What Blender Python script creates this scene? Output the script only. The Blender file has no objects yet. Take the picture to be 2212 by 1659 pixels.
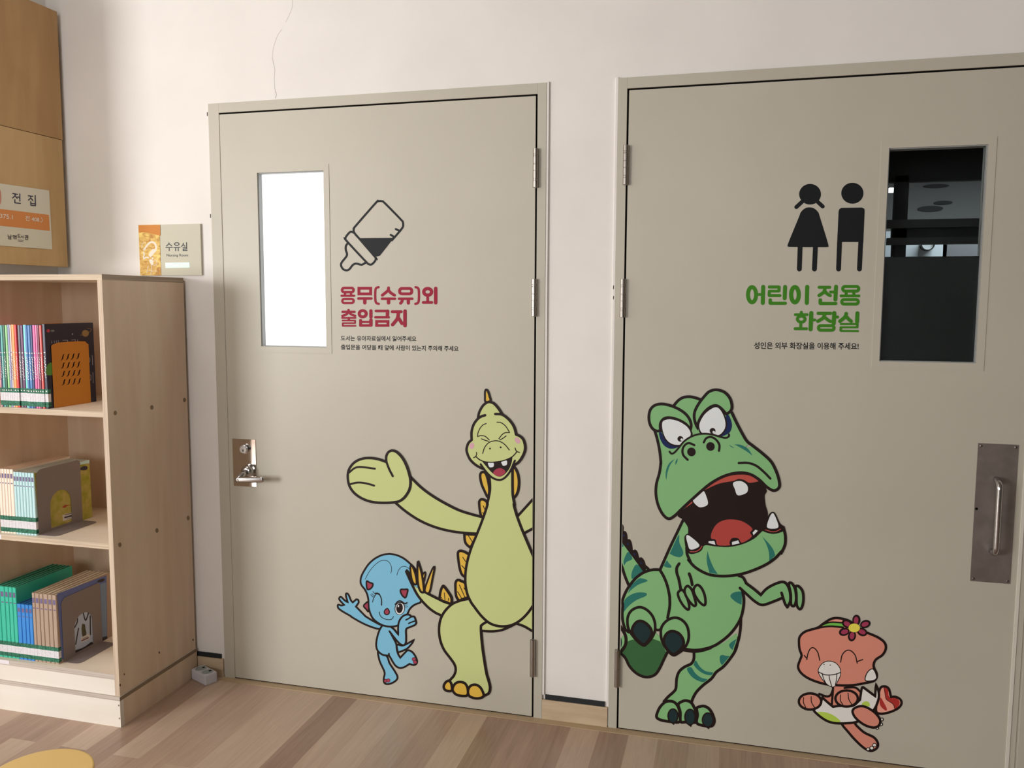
import bpy, bmesh, math, random
from mathutils import Vector, Matrix

# ------------------------------------------------------------------ camera, world, light, exposure
W, H = 2212.0, 1659.0
FOC = 1820.0
YAW, PITCH, ROLL = 0.25595, -0.09713, 0.00413
CAM = Vector((0.0, -2.72385, 1.43549))
sc = bpy.context.scene
COL = sc.collection
fwd = Vector((-math.sin(YAW)*math.cos(PITCH), math.cos(YAW)*math.cos(PITCH), math.sin(PITCH)))
rt0 = Vector((math.cos(YAW), math.sin(YAW), 0)); up0 = rt0.cross(fwd)
rt = math.cos(ROLL)*rt0 + math.sin(ROLL)*up0
up = -math.sin(ROLL)*rt0 + math.cos(ROLL)*up0
cd = bpy.data.cameras.new('camera'); cam = bpy.data.objects.new('camera', cd); COL.objects.link(cam)
cd.sensor_fit = 'HORIZONTAL'; cd.sensor_width = 36.0; cd.lens = 36.0*FOC/W; cd.clip_start = 0.02
M4 = Matrix((rt, up, -fwd)).transposed().to_4x4(); M4.translation = CAM
cam.matrix_world = M4
sc.camera = cam
vs = sc.view_settings
vs.view_transform = 'Standard'; vs.look = 'None'; vs.gamma = 1.0; vs.use_curve_mapping = False
vs.exposure = 0.05
wd = bpy.data.worlds.new('world'); sc.world = wd; wd.use_nodes = True
wd.node_tree.nodes['Background'].inputs[0].default_value = (0.80, 0.90, 1.0, 1)
wd.node_tree.nodes['Background'].inputs[1].default_value = 1.0

def area(name, loc, rot, sx, sy, power, color=(1, 1, 1)):
    l = bpy.data.lights.new(name, 'AREA'); l.shape = 'RECTANGLE'; l.size = sx; l.size_y = sy
    l.energy = power; l.color = color
    o = bpy.data.objects.new(name, l); COL.objects.link(o); o.location = loc; o.rotation_euler = rot
    return o
# daylight through the far window at the left end of the rear wall (area light stands outside the opening)
area('daylight_far', (-6.0, -6.35, 1.65), (-math.pi/2, 0, math.pi), 2.6, 1.7, 385, (0.995, 0.99, 0.985))
# soft fill added at an unseen window in the far left wall
area('left_fill', (-7.75, -2.4, 1.6), (0, -math.pi/2, 0), 1.8, 2.6, 75, (0.995, 0.99, 0.985))
# soft fill added at an unseen window behind the camera
area('rear_fill', (-1.2, -6.35, 1.75), (-math.pi/2, 0, math.pi), 2.4, 1.4, 52, (0.985, 0.99, 1.0))
# ceiling lamp above the bookcase corner
area('ceiling_glow', (-2.05, -1.25, 2.80), (0, 0, 0), 0.6, 0.6, 5, (1.0, 0.95, 0.88))

# ------------------------------------------------------------------ pixel helpers (photo pixels -> points in the place)
def ray(px, py): return fwd*FOC + rt*(px-W/2) - up*(py-H/2)
def aY(px, py, y=0.0): d = ray(px, py); return CAM + d*((y-CAM.y)/d.y)
def aX(px, py, x): d = ray(px, py); return CAM + d*((x-CAM.x)/d.x)
def aZ(px, py, z): d = ray(px, py); return CAM + d*((z-CAM.z)/d.z)

# ------------------------------------------------------------------ materials
def lin(c):
    c = c/255.0
    return c/12.92 if c <= 0.04045 else ((c+0.055)/1.055)**2.4
def L3(rgb, k=1.0): return tuple(min(0.92, lin(v)*k) for v in rgb)
MATS = {}
def mat(name, rgb, k=1.0, rough=0.6, metal=0.0, spec=0.5, emit=None, es=1.0):
    if name in MATS: return MATS[name]
    m = bpy.data.materials.new(name); m.use_nodes = True
    b = m.node_tree.nodes['Principled BSDF']
    b.inputs['Base Color'].default_value = (*L3(rgb, k), 1)
    b.inputs['Roughness'].default_value = rough; b.inputs['Metallic'].default_value = metal
    b.inputs['Specular IOR Level'].default_value = spec
    if emit:
        b.inputs['Emission Color'].default_value = (*L3(emit), 1); b.inputs['Emission Strength'].default_value = es
    MATS[name] = m
    return m
def noise_mat(name, rgb1, rgb2, scale=(1, 1, 1), nscale=5.0, detail=4.0, lo=0.35, hi=0.65, k=1.0, rough=0.6, bump=0.0, spec=0.3, dist=0.0):
    m = mat(name, rgb1, k, rough, spec=spec); nt = m.node_tree; N = nt.nodes; Lk = nt.links
    b = N['Principled BSDF']
    tc = N.new('ShaderNodeTexCoord'); mp = N.new('ShaderNodeMapping'); mp.inputs['Scale'].default_value = scale
    nz = N.new('ShaderNodeTexNoise'); nz.inputs['Scale'].default_value = nscale; nz.inputs['Detail'].default_value = detail
    nz.inputs['Distortion'].default_value = dist
    cr = N.new('ShaderNodeValToRGB'); cr.color_ramp.elements[0].position = lo; cr.color_ramp.elements[1].position = hi
    cr.color_ramp.elements[0].color = (*L3(rgb1, k), 1); cr.color_ramp.elements[1].color = (*L3(rgb2, k), 1)
    Lk.new(tc.outputs['Object'], mp.inputs[0]); Lk.new(mp.outputs[0], nz.inputs['Vector'])
    Lk.new(nz.outputs['Fac'], cr.inputs[0]); Lk.new(cr.outputs[0], b.inputs['Base Color'])
    if bump:
        bp = N.new('ShaderNodeBump'); bp.inputs['Strength'].default_value = bump; bp.inputs['Distance'].default_value = 0.002
        Lk.new(nz.outputs['Fac'], bp.inputs['Height']); Lk.new(bp.outputs[0], b.inputs['Normal'])
    return m

M_WALL = noise_mat('white_wall_paint', (233, 228, 222), (239, 234, 228), nscale=3.0, k=1.0, rough=0.75, bump=0.05)
M_DOOR = noise_mat('beige_door_paint', (190, 184, 168), (195, 189, 173), nscale=2.0, k=1.0, rough=0.42, spec=0.4)
M_FRAME = noise_mat('beige_frame_paint', (188, 182, 166), (193, 187, 171), nscale=3.0, rough=0.45, spec=0.4)
M_GAP = mat('dark_gap', (14, 12, 11), rough=0.9, spec=0.1)
M_REVEAL = mat('grey_metal_reveal', (150, 152, 150), rough=0.5)
M_STEEL = mat('brushed_steel', (150, 142, 136), rough=0.30, metal=1.0)
M_CHROME = mat('satin_chrome', (190, 188, 186), rough=0.20, metal=1.0)
M_MIRROR = mat('polished_plate', (205, 198, 192), rough=0.06, metal=1.0)
M_HINGE = mat('hinge_steel', (165, 158, 150), rough=0.32, metal=1.0)
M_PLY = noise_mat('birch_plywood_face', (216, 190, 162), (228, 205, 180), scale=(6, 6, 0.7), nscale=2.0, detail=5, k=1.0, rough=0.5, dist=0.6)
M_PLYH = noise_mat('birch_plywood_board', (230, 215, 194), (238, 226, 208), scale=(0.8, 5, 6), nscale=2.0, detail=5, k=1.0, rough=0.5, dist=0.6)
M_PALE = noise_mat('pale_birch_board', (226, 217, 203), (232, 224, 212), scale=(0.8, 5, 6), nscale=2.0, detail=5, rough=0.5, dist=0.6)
M_EDGE = noise_mat('plywood_edge', (182, 162, 138), (212, 192, 166), scale=(2, 2, 220), nscale=1.5, detail=2, rough=0.6)
M_EDGEV = noise_mat('plywood_edge_upright', (190, 170, 147), (214, 194, 170), scale=(220, 2, 2), nscale=1.5, detail=2, rough=0.6)
M_EDGE_SHADE = noise_mat('plywood_edge_shaded', (150, 132, 112), (186, 166, 142), scale=(2, 2, 220), nscale=1.5, detail=2, rough=0.6)  # darker copy of the edge, shade of the bookcase side painted in
M_PANEL = noise_mat('lower_panel_ply', (193, 158, 108), (206, 172, 122), scale=(6, 6, 1.2), nscale=1.6, detail=4, rough=0.5, dist=0.8)
M_PANEL2 = noise_mat('upper_panel_ply', (176, 138, 92), (190, 152, 104), scale=(6, 6, 1.2), nscale=1.6, detail=4, rough=0.5, dist=0.8)
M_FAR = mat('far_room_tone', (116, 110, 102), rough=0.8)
M_CEIL = mat('ceiling_tone', (172, 168, 162), rough=0.8)
M_SKIRT = noise_mat('skirting_wood', (192, 168, 138), (206, 184, 154), scale=(1, 1, 9), nscale=6, detail=5, rough=0.5)
M_RUBBER = mat('black_skirting_strip', (24, 28, 32), rough=0.6)

def floor_mat():
    m = bpy.data.materials.new('plank_floor'); m.use_nodes = True; nt = m.node_tree; N = nt.nodes; Lk = nt.links
    b = N['Principled BSDF']; b.inputs['Roughness'].default_value = 0.34; b.inputs['Specular IOR Level'].default_value = 0.4
    tc = N.new('ShaderNodeTexCoord'); mp = N.new('ShaderNodeMapping'); mp.inputs['Rotation'].default_value = (0, 0, math.pi/2)
    mp.inputs['Location'].default_value = (0.0, 0.6906, 0)
    Lk.new(tc.outputs['Object'], mp.inputs[0])
    br = N.new('ShaderNodeTexBrick'); br.offset = 0.37; br.offset_frequency = 2; br.squash = 1.0
    br.inputs['Scale'].default_value = 1.0; br.inputs['Brick Width'].default_value = 0.92; br.inputs['Row Height'].default_value = 0.0981
    br.inputs['Mortar Size'].default_value = 0.0006; br.inputs['Mortar Smooth'].default_value = 0.3; br.inputs['Bias'].default_value = 0.0
    br.inputs['Color1'].default_value = (0, 0, 0, 1); br.inputs['Color2'].default_value = (1, 1, 1, 1); br.inputs['Mortar'].default_value = (0.35, 0.35, 0.35, 1)
    Lk.new(mp.outputs[0], br.inputs['Vector'])
    # grain runs along the plank; each plank gets its own shift
    mp2 = N.new('ShaderNodeMapping'); mp2.inputs['Scale'].default_value = (1.3, 17.0, 1.0)
    ad = N.new('ShaderNodeVectorMath'); ad.operation = 'ADD'
    sc_ = N.new('ShaderNodeVectorMath'); sc_.operation = 'SCALE'; sc_.inputs['Scale'].default_value = 7.0
    Lk.new(br.outputs['Color'], sc_.inputs[0]); Lk.new(mp.outputs[0], ad.inputs[0]); Lk.new(sc_.outputs[0], ad.inputs[1])
    Lk.new(ad.outputs[0], mp2.inputs[0])
    nz = N.new('ShaderNodeTexNoise'); nz.inputs['Scale'].default_value = 2.2; nz.inputs['Detail'].default_value = 8; nz.inputs['Distortion'].default_value = 1.4
    Lk.new(mp2.outputs[0], nz.inputs['Vector'])
    mp3 = N.new('ShaderNodeMapping'); mp3.inputs['Scale'].default_value = (2.2, 75.0, 1.0); Lk.new(ad.outputs[0], mp3.inputs[0])
    nf = N.new('ShaderNodeTexNoise'); nf.inputs['Scale'].default_value = 3.0; nf.inputs['Detail'].default_value = 6; nf.inputs['Distortion'].default_value = 0.8
    Lk.new(mp3.outputs[0], nf.inputs['Vector'])
    mg = N.new('ShaderNodeMix'); mg.data_type = 'FLOAT'; mg.inputs[0].default_value = 0.38
    Lk.new(nz.outputs['Fac'], mg.inputs[2]); Lk.new(nf.outputs['Fac'], mg.inputs[3])
    mx = N.new('ShaderNodeMix'); mx.data_type = 'FLOAT'; mx.inputs[0].default_value = 0.55
    sep = N.new('ShaderNodeSeparateColor'); Lk.new(br.outputs['Color'], sep.inputs[0])
    Lk.new(sep.outputs[0], mx.inputs[2]); Lk.new(mg.outputs[0], mx.inputs[3])
    cr = N.new('ShaderNodeValToRGB'); e = cr.color_ramp.elements
    e[0].position = 0.20; e[0].color = (*L3((148, 119, 101)), 1)
    e[1].position = 0.80; e[1].color = (*L3((208, 184, 162)), 1)
    x = cr.color_ramp.elements.new(0.5); x.color = (*L3((182, 154, 134)), 1)
    Lk.new(mx.outputs[0], cr.inputs[0]); Lk.new(cr.outputs[0], b.inputs['Base Color'])
    return m
M_FLOOR = floor_mat()

# ------------------------------------------------------------------ mesh helpers
def link(name, bm, mats, parent=None, smooth=False, loc=None):
    me = bpy.data.meshes.new(name); bm.normal_update(); bm.to_mesh(me); bm.free()
    for m in (mats if isinstance(mats, (list, tuple)) else [mats]): me.materials.append(m)
    if smooth:
        for p in me.polygons: p.use_smooth = True
    o = bpy.data.objects.new(name, me); COL.objects.link(o)
    if parent: o.parent = parent; o.matrix_parent_inverse = parent.matrix_basis.inverted()
    return o
def empty(name, loc):
    o = bpy.data.objects.new(name, None); COL.objects.link(o); o.location = loc; o.empty_display_size = 0.1; return o
def tag(o, label, cat, group=None, kind=None):
    if label: o['label'] = label
    if cat: o['category'] = cat
    if group: o['group'] = group
    if kind: o['kind'] = kind
    return o
def structure(o, label=None):
    o['kind'] = 'structure'
    if label: o['label'] = label
    return o
def box(bm, x0, x1, y0, y1, z0, z1, mi=0, bev=0.0):
    v = [bm.verts.new(p) for p in ((x0,y0,z0),(x1,y0,z0),(x1,y1,z0),(x0,y1,z0),(x0,y0,z1),(x1,y0,z1),(x1,y1,z1),(x0,y1,z1))]
    fs = [bm.faces.new([v[i] for i in q]) for q in ((3,2,1,0),(4,5,6,7),(0,1,5,4),(1,2,6,5),(2,3,7,6),(3,0,4,7))]
    for f in fs: f.material_index = mi
    if bev > 0:
        es = list({e for f in fs for e in f.edges})
        r = bmesh.ops.bevel(bm, geom=es, offset=bev, segments=2, affect='EDGES', profile=0.6)
        for f in r['faces']: f.material_index = mi
    return fs
def slab(bm, x0, x1, z0, z1, y0, y1, holes, mi=0):
    """vertical slab (front y0, back y1) with rectangular holes (hx0,hx1,hz0,hz1)"""
    xs = sorted({x0, x1, *[v for h in holes for v in h[:2]]}); zs = sorted({z0, z1, *[v for h in holes for v in h[2:]]})
    xs = [x for x in xs if x0 <= x <= x1]; zs = [z for z in zs if z0 <= z <= z1]
    def solid(i, j):
        if i < 0 or j < 0 or i >= len(xs)-1 or j >= len(zs)-1: return False
        cx, cz = (xs[i]+xs[i+1])/2, (zs[j]+zs[j+1])/2
        return not any(h[0] < cx < h[1] and h[2] < cz < h[3] for h in holes)
    def q(pts): 
        f = bm.faces.new([bm.verts.new(p) for p in pts]); f.material_index = mi
    for i in range(len(xs)-1):
        for j in range(len(zs)-1):
            if not solid(i, j): continue
            a, b, c, d = xs[i], xs[i+1], zs[j], zs[j+1]
            q([(a,y0,c),(b,y0,c),(b,y0,d),(a,y0,d)]); q([(b,y1,c),(a,y1,c),(a,y1,d),(b,y1,d)])
            if not solid(i-1, j): q([(a,y1,c),(a,y0,c),(a,y0,d),(a,y1,d)])
            if not solid(i+1, j): q([(b,y0,c),(b,y1,c),(b,y1,d),(b,y0,d)])
            if not solid(i, j-1): q([(a,y1,c),(b,y1,c),(b,y0,c),(a,y0,c)])
            if not solid(i, j+1): q([(a,y0,d),(b,y0,d),(b,y1,d),(a,y1,d)])
    bmesh.ops.remove_doubles(bm, verts=bm.verts, dist=1e-5)
def tube(bm, pts, rad, seg=14, mi=0, caps=True):
    rings = []; n = len(pts); P = [Vector(p) for p in pts]
    ref = None
    for i, p in enumerate(P):
        t = (P[min(i+1, n-1)]-P[max(i-1, 0)]).normalized()
        if ref is None:
            ref = Vector((0, 0, 1)) if abs(t.z) < 0.9 else Vector((1, 0, 0))
        a = (ref - t*ref.dot(t)).normalized(); ref = a; b = t.cross(a)
        r = rad[i] if isinstance(rad, (list, tuple)) else rad
        rings.append([bm.verts.new(p + (a*math.cos(2*math.pi*k/seg)+b*math.sin(2*math.pi*k/seg))*r) for k in range(seg)])
    for A, B in zip(rings, rings[1:]):
        for k in range(seg):
            f = bm.faces.new((A[k], A[(k+1) % seg], B[(k+1) % seg], B[k])); f.material_index = mi
    if caps:
        f = bm.faces.new(rings[0][::-1]); f.material_index = mi
        f = bm.faces.new(rings[-1]); f.material_index = mi
def prism_x(bm, pts_yz, x0, x1, mi=0, holes=()):
    """outline in the (y,z) plane, extruded from x0 to x1"""
    from mathutils.geometry import tessellate_polygon
    loops = [[Vector((y, z, 0)) for y, z in pts_yz]] + [[Vector((y, z, 0)) for y, z in h] for h in holes]
    tris = tessellate_polygon(loops); flat = [p for l in loops for p in l]
    A = [bm.verts.new((x0, p.x, p.y)) for p in flat]; B = [bm.verts.new((x1, p.x, p.y)) for p in flat]
    for t in tris:
        try:
            bm.faces.new([A[i] for i in t]).material_index = mi
            bm.faces.new([B[i] for i in reversed(t)]).material_index = mi
        except ValueError: pass
    s = 0
    for l in loops:
        n = len(l)
        for i in range(n):
            j = (i+1) % n
            bm.faces.new((A[s+i], A[s+j], B[s+j], B[s+i])).material_index = mi
        s += n
    bmesh.ops.recalc_face_normals(bm, faces=bm.faces)

# ------------------------------------------------------------------ drawing flat vinyl shapes on a surface
def spline(pts, closed, step=4):
    """Catmull-Rom through pts; a third element 1 marks a sharp corner"""
    n = len(pts); P = [(p[0], p[1]) for p in pts]; sharp = [len(p) > 2 for p in pts]
    out = []
    rng = range(n if closed else n-1)
    for i in rng:
        p1, p2 = P[i], P[(i+1) % n]
        if closed: p0 = P[(i-1) % n]; p3 = P[(i+2) % n]
        else:
            p0 = P[i-1] if i > 0 else None; p3 = P[i+2] if i+2 < n else None
        if p0 is None or sharp[i]: p0 = (2*p1[0]-p2[0], 2*p1[1]-p2[1])
        if p3 is None or sharp[(i+1) % n]: p3 = (2*p2[0]-p1[0], 2*p2[1]-p1[1])
        for s in range(step):
            t = s/step; t2 = t*t; t3 = t2*t
            out.append(tuple(0.5*(2*p1[k] + (p2[k]-p0[k])*t + (2*p0[k]-5*p1[k]+4*p2[k]-p3[k])*t2 + (3*p1[k]-p0[k]-3*p2[k]+p3[k])*t3) for k in (0, 1)))
    if not closed: out.append(P[-1])
    return out
def halfclip(poly, clip):
    """keep the side where a*x+b*y+c >= 0"""
    if not clip: return poly
    a, b, c = clip; out = []
    n = len(poly)
    for i in range(n):
        p, q = poly[i], poly[(i+1) % n]
        dp = a*p[0]+b*p[1]+c; dq = a*q[0]+b*q[1]+c
        if dp >= 0: out.append(p)
        if (dp >= 0) != (dq >= 0):
            t = dp/(dp-dq); out.append((p[0]+(q[0]-p[0])*t, p[1]+(q[1]-p[1])*t))
    return out
class Art:
    """flat vinyl art; coordinates in crop pixels (x0,y0,scale) of the photo, laid on a plane through fn(px,py,offset)"""
    def __init__(s, fn, clip=None, step=0.00002, base=0.0002):
        s.fn = fn; s.clip = clip; s.step = step; s.off = base; s.bm = None; s.mats = []; s.c = (0, 0, 1.0)
    def crop(s, c): s.c = c; return s
    def begin(s): s.bm = bmesh.new(); s.mats = []
    def end(s, name, parent=None): return link(name, s.bm, s.mats, parent)
    def mi(s, m):
        if m not in s.mats: s.mats.append(m)
        return s.mats.index(m)
    def px(s, p, c=None):
        x0, y0, k = c or s.c
        return (x0+p[0]/k, y0+p[1]/k, *p[2:])
    def _poly(s, poly, m):
        poly = halfclip(poly, s.clip)
        if len(poly) < 3: return
        from mathutils.geometry import tessellate_polygon
        vs_ = [s.bm.verts.new(s.fn(x, y, s.off)) for x, y in poly]
        for t in tessellate_polygon([[Vector((x, y, 0)) for x, y in poly]]):
            try: f = s.bm.faces.new([vs_[i] for i in t]); f.material_index = m
            except ValueError: pass
    def raw_fill(s, pts, m, smooth=True, step=4):
        P = spline(pts, True, step) if smooth else [(p[0], p[1]) for p in pts]
        Q = []
        for p in P:
            if not Q or abs(p[0]-Q[-1][0])+abs(p[1]-Q[-1][1]) > 1e-4: Q.append(p)
        s._poly(Q, s.mi(m)); s.off += s.step
    def fill(s, pts, m, smooth=True): s.raw_fill([s.px(p) for p in pts], m, smooth)
    def raw_line(s, pts, w, m, closed=False, smooth=True, cap=True, step=4):
        P = spline(pts, closed, step) if smooth and len(pts) > 2 else [(p[0], p[1]) for p in pts]
        Q = []
        for p in P:
            if not Q or math.hypot(p[0]-Q[-1][0], p[1]-Q[-1][1]) > 0.02: Q.append(p)
        if closed and math.hypot(Q[0][0]-Q[-1][0], Q[0][1]-Q[-1][1]) < 0.02: Q.pop()
        n = len(Q); m = s.mi(m); h = w/2
        if n < 2: return
        Ls, Rs = [], []
        for i in range(n):
            a = Q[i-1] if (i > 0 or closed) else None; b = Q[(i+1) % n] if (i < n-1 or closed) else None
            d1 = ((Q[i][0]-a[0]), (Q[i][1]-a[1])) if a else None
            d2 = ((b[0]-Q[i][0]), (b[1]-Q[i][1])) if b else None
            def nm(d): l = math.hypot(*d) or 1; return (d[0]/l, d[1]/l)
            if d1 is None: d1 = d2
            if d2 is None: d2 = d1
            d1, d2 = nm(d1), nm(d2); t = (d1[0]+d2[0], d1[1]+d2[1])
            if math.hypot(*t) < 0.3: t = d1
            t = nm(t); c = max(0.55, t[0]*d1[0]+t[1]*d1[1])
            nx, ny = -t[1]*h/c, t[0]*h/c
            Ls.append((Q[i][0]+nx, Q[i][1]+ny)); Rs.append((Q[i][0]-nx, Q[i][1]-ny))
        for i in range(n if closed else n-1):
            j = (i+1) % n
            quad = halfclip([Ls[i], Ls[j], Rs[j], Rs[i]], s.clip)
            if len(quad) >= 3:
                o_ = s.off + (i % 2)*s.step*.3 + i*s.step*.3/n
                try: f = s.bm.faces.new([s.bm.verts.new(s.fn(x, y, o_)) for x, y in quad]); f.material_index = m
                except ValueError: pass
        if cap and not closed:
            for (p, q) in ((Q[0], Q[1]), (Q[-1], Q[-2])):
                a0 = math.atan2(p[1]-q[1], p[0]-q[0])
                fan = [(p[0]+h*math.cos(a0+k*math.pi/8), p[1]+h*math.sin(a0+k*math.pi/8)) for k in range(-4, 5)]
                fan = halfclip(fan, s.clip)
                if len(fan) >= 3:
                    f = s.bm.faces.new([s.bm.verts.new(s.fn(x, y, s.off+s.step*.8)) for x, y in fan]); f.material_index = m
        s.off += s.step
    def line(s, pts, w, m, closed=False, smooth=True, cap=True):
        """w in photo pixels"""
        s.raw_line([s.px(p) for p in pts], w, m, closed, smooth, cap)
    def blob(s, pts, fillm, w, linem):
        s.fill(pts, fillm); s.line(pts, w, linem, closed=True)
    def ell(s, cx, cy, rx, ry, m, rot=0.0, lw=0, lm=None):
        r = math.radians(rot)
        pts = [(cx+rx*math.cos(a)*math.cos(r)-ry*math.sin(a)*math.sin(r), cy+rx*math.cos(a)*math.sin(r)+ry*math.sin(a)*math.cos(r)) for a in [2*math.pi*k/28 for k in range(28)]]
        s.fill(pts, m, smooth=False)
        if lw: s.line(pts, lw, lm, closed=True, smooth=False)
def on_door(px, py, off): return aY(px, py, -off)

FONT_CACHE = {}
def text_mesh(txt, bold=0.0):
    """flat triangles of a text in font units, from Blender's own built-in font"""
    key = (txt, bold)
    if key in FONT_CACHE: return FONT_CACHE[key]
    cu = bpy.data.curves.new('lettering', 'FONT'); cu.body = txt; cu.size = 1.0; cu.offset = bold; cu.resolution_u = 3
    ob = bpy.data.objects.new('lettering', cu); COL.objects.link(ob)
    dg = bpy.context.evaluated_depsgraph_get(); dg.update()
    me = bpy.data.meshes.new_from_object(ob.evaluated_get(dg))
    v = [(p.co.x, p.co.y) for p in me.vertices]; f = [tuple(p.vertices) for p in me.polygons]
    bpy.data.objects.remove(ob); bpy.data.curves.remove(cu); bpy.data.meshes.remove(me)
    FONT_CACHE[key] = (v, f); return v, f
def put_text(art, txt, m, TL, TR, BL, bold=0.0):
    """lay text so its bounding box fills the photo-pixel parallelogram TL,TR,BL"""
    v, f = text_mesh(txt, bold)
    if not v: return
    x0 = min(a for a, b in v); x1 = max(a for a, b in v); y0 = min(b for a, b in v); y1 = max(b for a, b in v)
    i = art.mi(m); vv = []
    for a, b in v:
        u = (a-x0)/(x1-x0); w = (y1-b)/(y1-y0)
        vv.append(art.bm.verts.new(art.fn(TL[0]+(TR[0]-TL[0])*u+(BL[0]-TL[0])*w, TL[1]+(TR[1]-TL[1])*u+(BL[1]-TL[1])*w, art.off)))
    for q in f:
        try: g = art.bm.faces.new([vv[k] for k in q]); g.material_index = i
        except ValueError: pass
    art.off += art.step
# ================================================================== THE ROOM
XL, XR_, YB, ZC, XFAR = -2.53, 3.2, -6.1, 2.85, -7.5          # left wall, right wall, rear wall, ceiling
WF = 0.008                                        # face of the back wall (frames stand 8 mm proud)
D1 = dict(f0=-1.8436, f1=-0.6016, l0=-1.7945, l1=-0.6375)
D2 = dict(f0=-0.3711, f1=0.905, l0=-0.3365, l1=0.858)
ZF, ZL = 2.1376, 2.0975
bm = bmesh.new()
slab(bm, XFAR-0.15, XR_+0.15, 0.0, ZC+0.1, WF, 0.16, [(D1['f0']+0.01, D1['f1']-0.01, -1, ZF-0.01), (D2['f0']+0.01, D2['f1']-0.01, -1, ZF-0.01)])
structure(link('wall_back', bm, M_WALL), 'white painted wall holding the two beige doors')
bm = bmesh.new(); box(bm, XFAR-0.15, XR_+0.15, YB-0.15, 3.6, -0.06, 0.0)
structure(link('floor', bm, M_FLOOR), 'floor of brown wood-look planks')
bm = bmesh.new(); box(bm, XFAR-0.15, XR_+0.15, YB-0.15, WF, ZC, ZC+0.1)
structure(link('ceiling', bm, M_CEIL))
bm = bmesh.new(); box(bm, -2.37, -1.73, -1.57, -0.93, 2.815, ZC)
tag(link('ceiling_lamp', bm, mat('lamp_glow', (255, 255, 255), emit=(245, 248, 255), es=3.0)), 'square ceiling lamp above the bookcase corner', 'lamp')
# short wall at the left, ending 0.46 m from the back wall; the room opens out beyond it
bm = bmesh.new(); slab(bm, -0.46, WF, 0.0, ZC+0.1, 0.0, 0.12, [])
for v in bm.verts: v.co = Vector((XL - v.co.y, v.co.x, v.co.z))
bmesh.ops.recalc_face_normals(bm, faces=bm.faces)
structure(link('wall_left', bm, M_WALL))
bm = bmesh.new(); slab(bm, YB-0.15, WF, 0.0, ZC+0.1, 0.0, 0.15, [(-3.7, -1.1, 0.7, 2.5)])
for v in bm.verts: v.co = Vector((XFAR - v.co.y, v.co.x, v.co.z))
bmesh.ops.recalc_face_normals(bm, faces=bm.faces)
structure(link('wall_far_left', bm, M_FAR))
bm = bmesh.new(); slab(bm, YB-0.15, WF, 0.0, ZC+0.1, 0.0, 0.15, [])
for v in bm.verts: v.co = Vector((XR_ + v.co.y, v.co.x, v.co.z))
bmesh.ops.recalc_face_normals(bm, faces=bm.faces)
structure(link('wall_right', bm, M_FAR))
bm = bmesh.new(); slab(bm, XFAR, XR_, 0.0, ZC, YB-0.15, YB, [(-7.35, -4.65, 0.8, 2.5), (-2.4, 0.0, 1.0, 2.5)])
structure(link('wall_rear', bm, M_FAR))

# ---- the crack in the plaster above the left door
on_wall = lambda px, py, off: aY(px, py, WF-off)
a = Art(on_wall, base=0.0003); a.begin()
crk = mat('hairline_crack', (168, 160, 152), rough=0.9)
a.raw_line([(594.5, 212), (596.5, 207), (597, 203), (594.5, 197)], 1.1, crk)
a.raw_line([(594.5, 197), (593, 183), (592.5, 168), (594, 152), (591.5, 140), (588, 125)], 0.7, crk)
a.raw_line([(588, 125), (589.5, 110), (594, 92), (601, 74), (609, 64)], 0.45, crk)
a.raw_line([(617, 48), (624, 34), (631, 16), (631.5, 0)], 0.4, crk)
structure(a.end('trim_1'), 'hairline crack in the plaster above the left door')

# ================================================================== DOORS
def door(n, D, latch_left, label):
    root = empty('door_%d' % n, ((D['l0']+D['l1'])/2, 0.02, 0.0)); structure(root, label)
    gapw = 0.0062
    # frame: three-sided steel profile with a stop behind the leaf
    bm = bmesh.new()
    a0, a1 = D['l0']-gapw, D['l1']+gapw
    if latch_left: a0 = D['l0']-0.006
    fy = 0.0
    box(bm, D['f0'], a0, fy, 0.155, 0.0, ZF, bev=0.0008); box(bm, a1, D['f1'], fy, 0.155, 0.0, ZF, bev=0.0008)
    box(bm, a0, a1, fy, 0.155, ZL+gapw, ZF, bev=0.0008)
    link('door_frame', bm, M_FRAME, root)
    bm = bmesh.new()
    box(bm, a0, a0+0.02, 0.05, 0.07, 0.0, ZL+gapw); box(bm, a1-0.02, a1, 0.05, 0.07, 0.0, ZL+gapw); box(bm, a0, a1, 0.05, 0.07, ZL-0.02, ZL+gapw)
    hx0, hx1 = (D['l1'], a1) if latch_left else (a0, D['l0'])
    box(bm, hx0-0.0002, hx1+0.0002, 0.006, 0.045, 0.0, ZL+gapw); box(bm, a0, a1, 0.006, 0.045, ZL, ZL+gapw+0.0002); box(bm, a0, a1, 0.003, 0.07, 0.0, 0.0058)
    link('gap_shade', bm, M_GAP, root)  # black fill added so the door gaps read as dark shade
    lx0, lx1 = (a0, D['l0']) if latch_left else (D['l1'], a1)
    bm = bmesh.new(); box(bm, lx0-0.0002, lx1+0.0002, 0.0022, 0.045, 0.006, ZL); link('latch_gap_fill', bm, M_FRAME, root)  # shallow filler added to keep the latch gap from going dark
    return root
V1 = dict(x0=aY(555.3, 372)[0], x1=aY(698.8, 370)[0], z0=aY(640, 749.5)[2], z1=aY(627, 370.8)[2])
V2 = dict(x0=aY(1920.5, 320.5)[0], x1=aY(2135.6, 311.2)[0], z0=aY(2000, 782.5)[2], z1=aY(2028, 316)[2])
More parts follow.
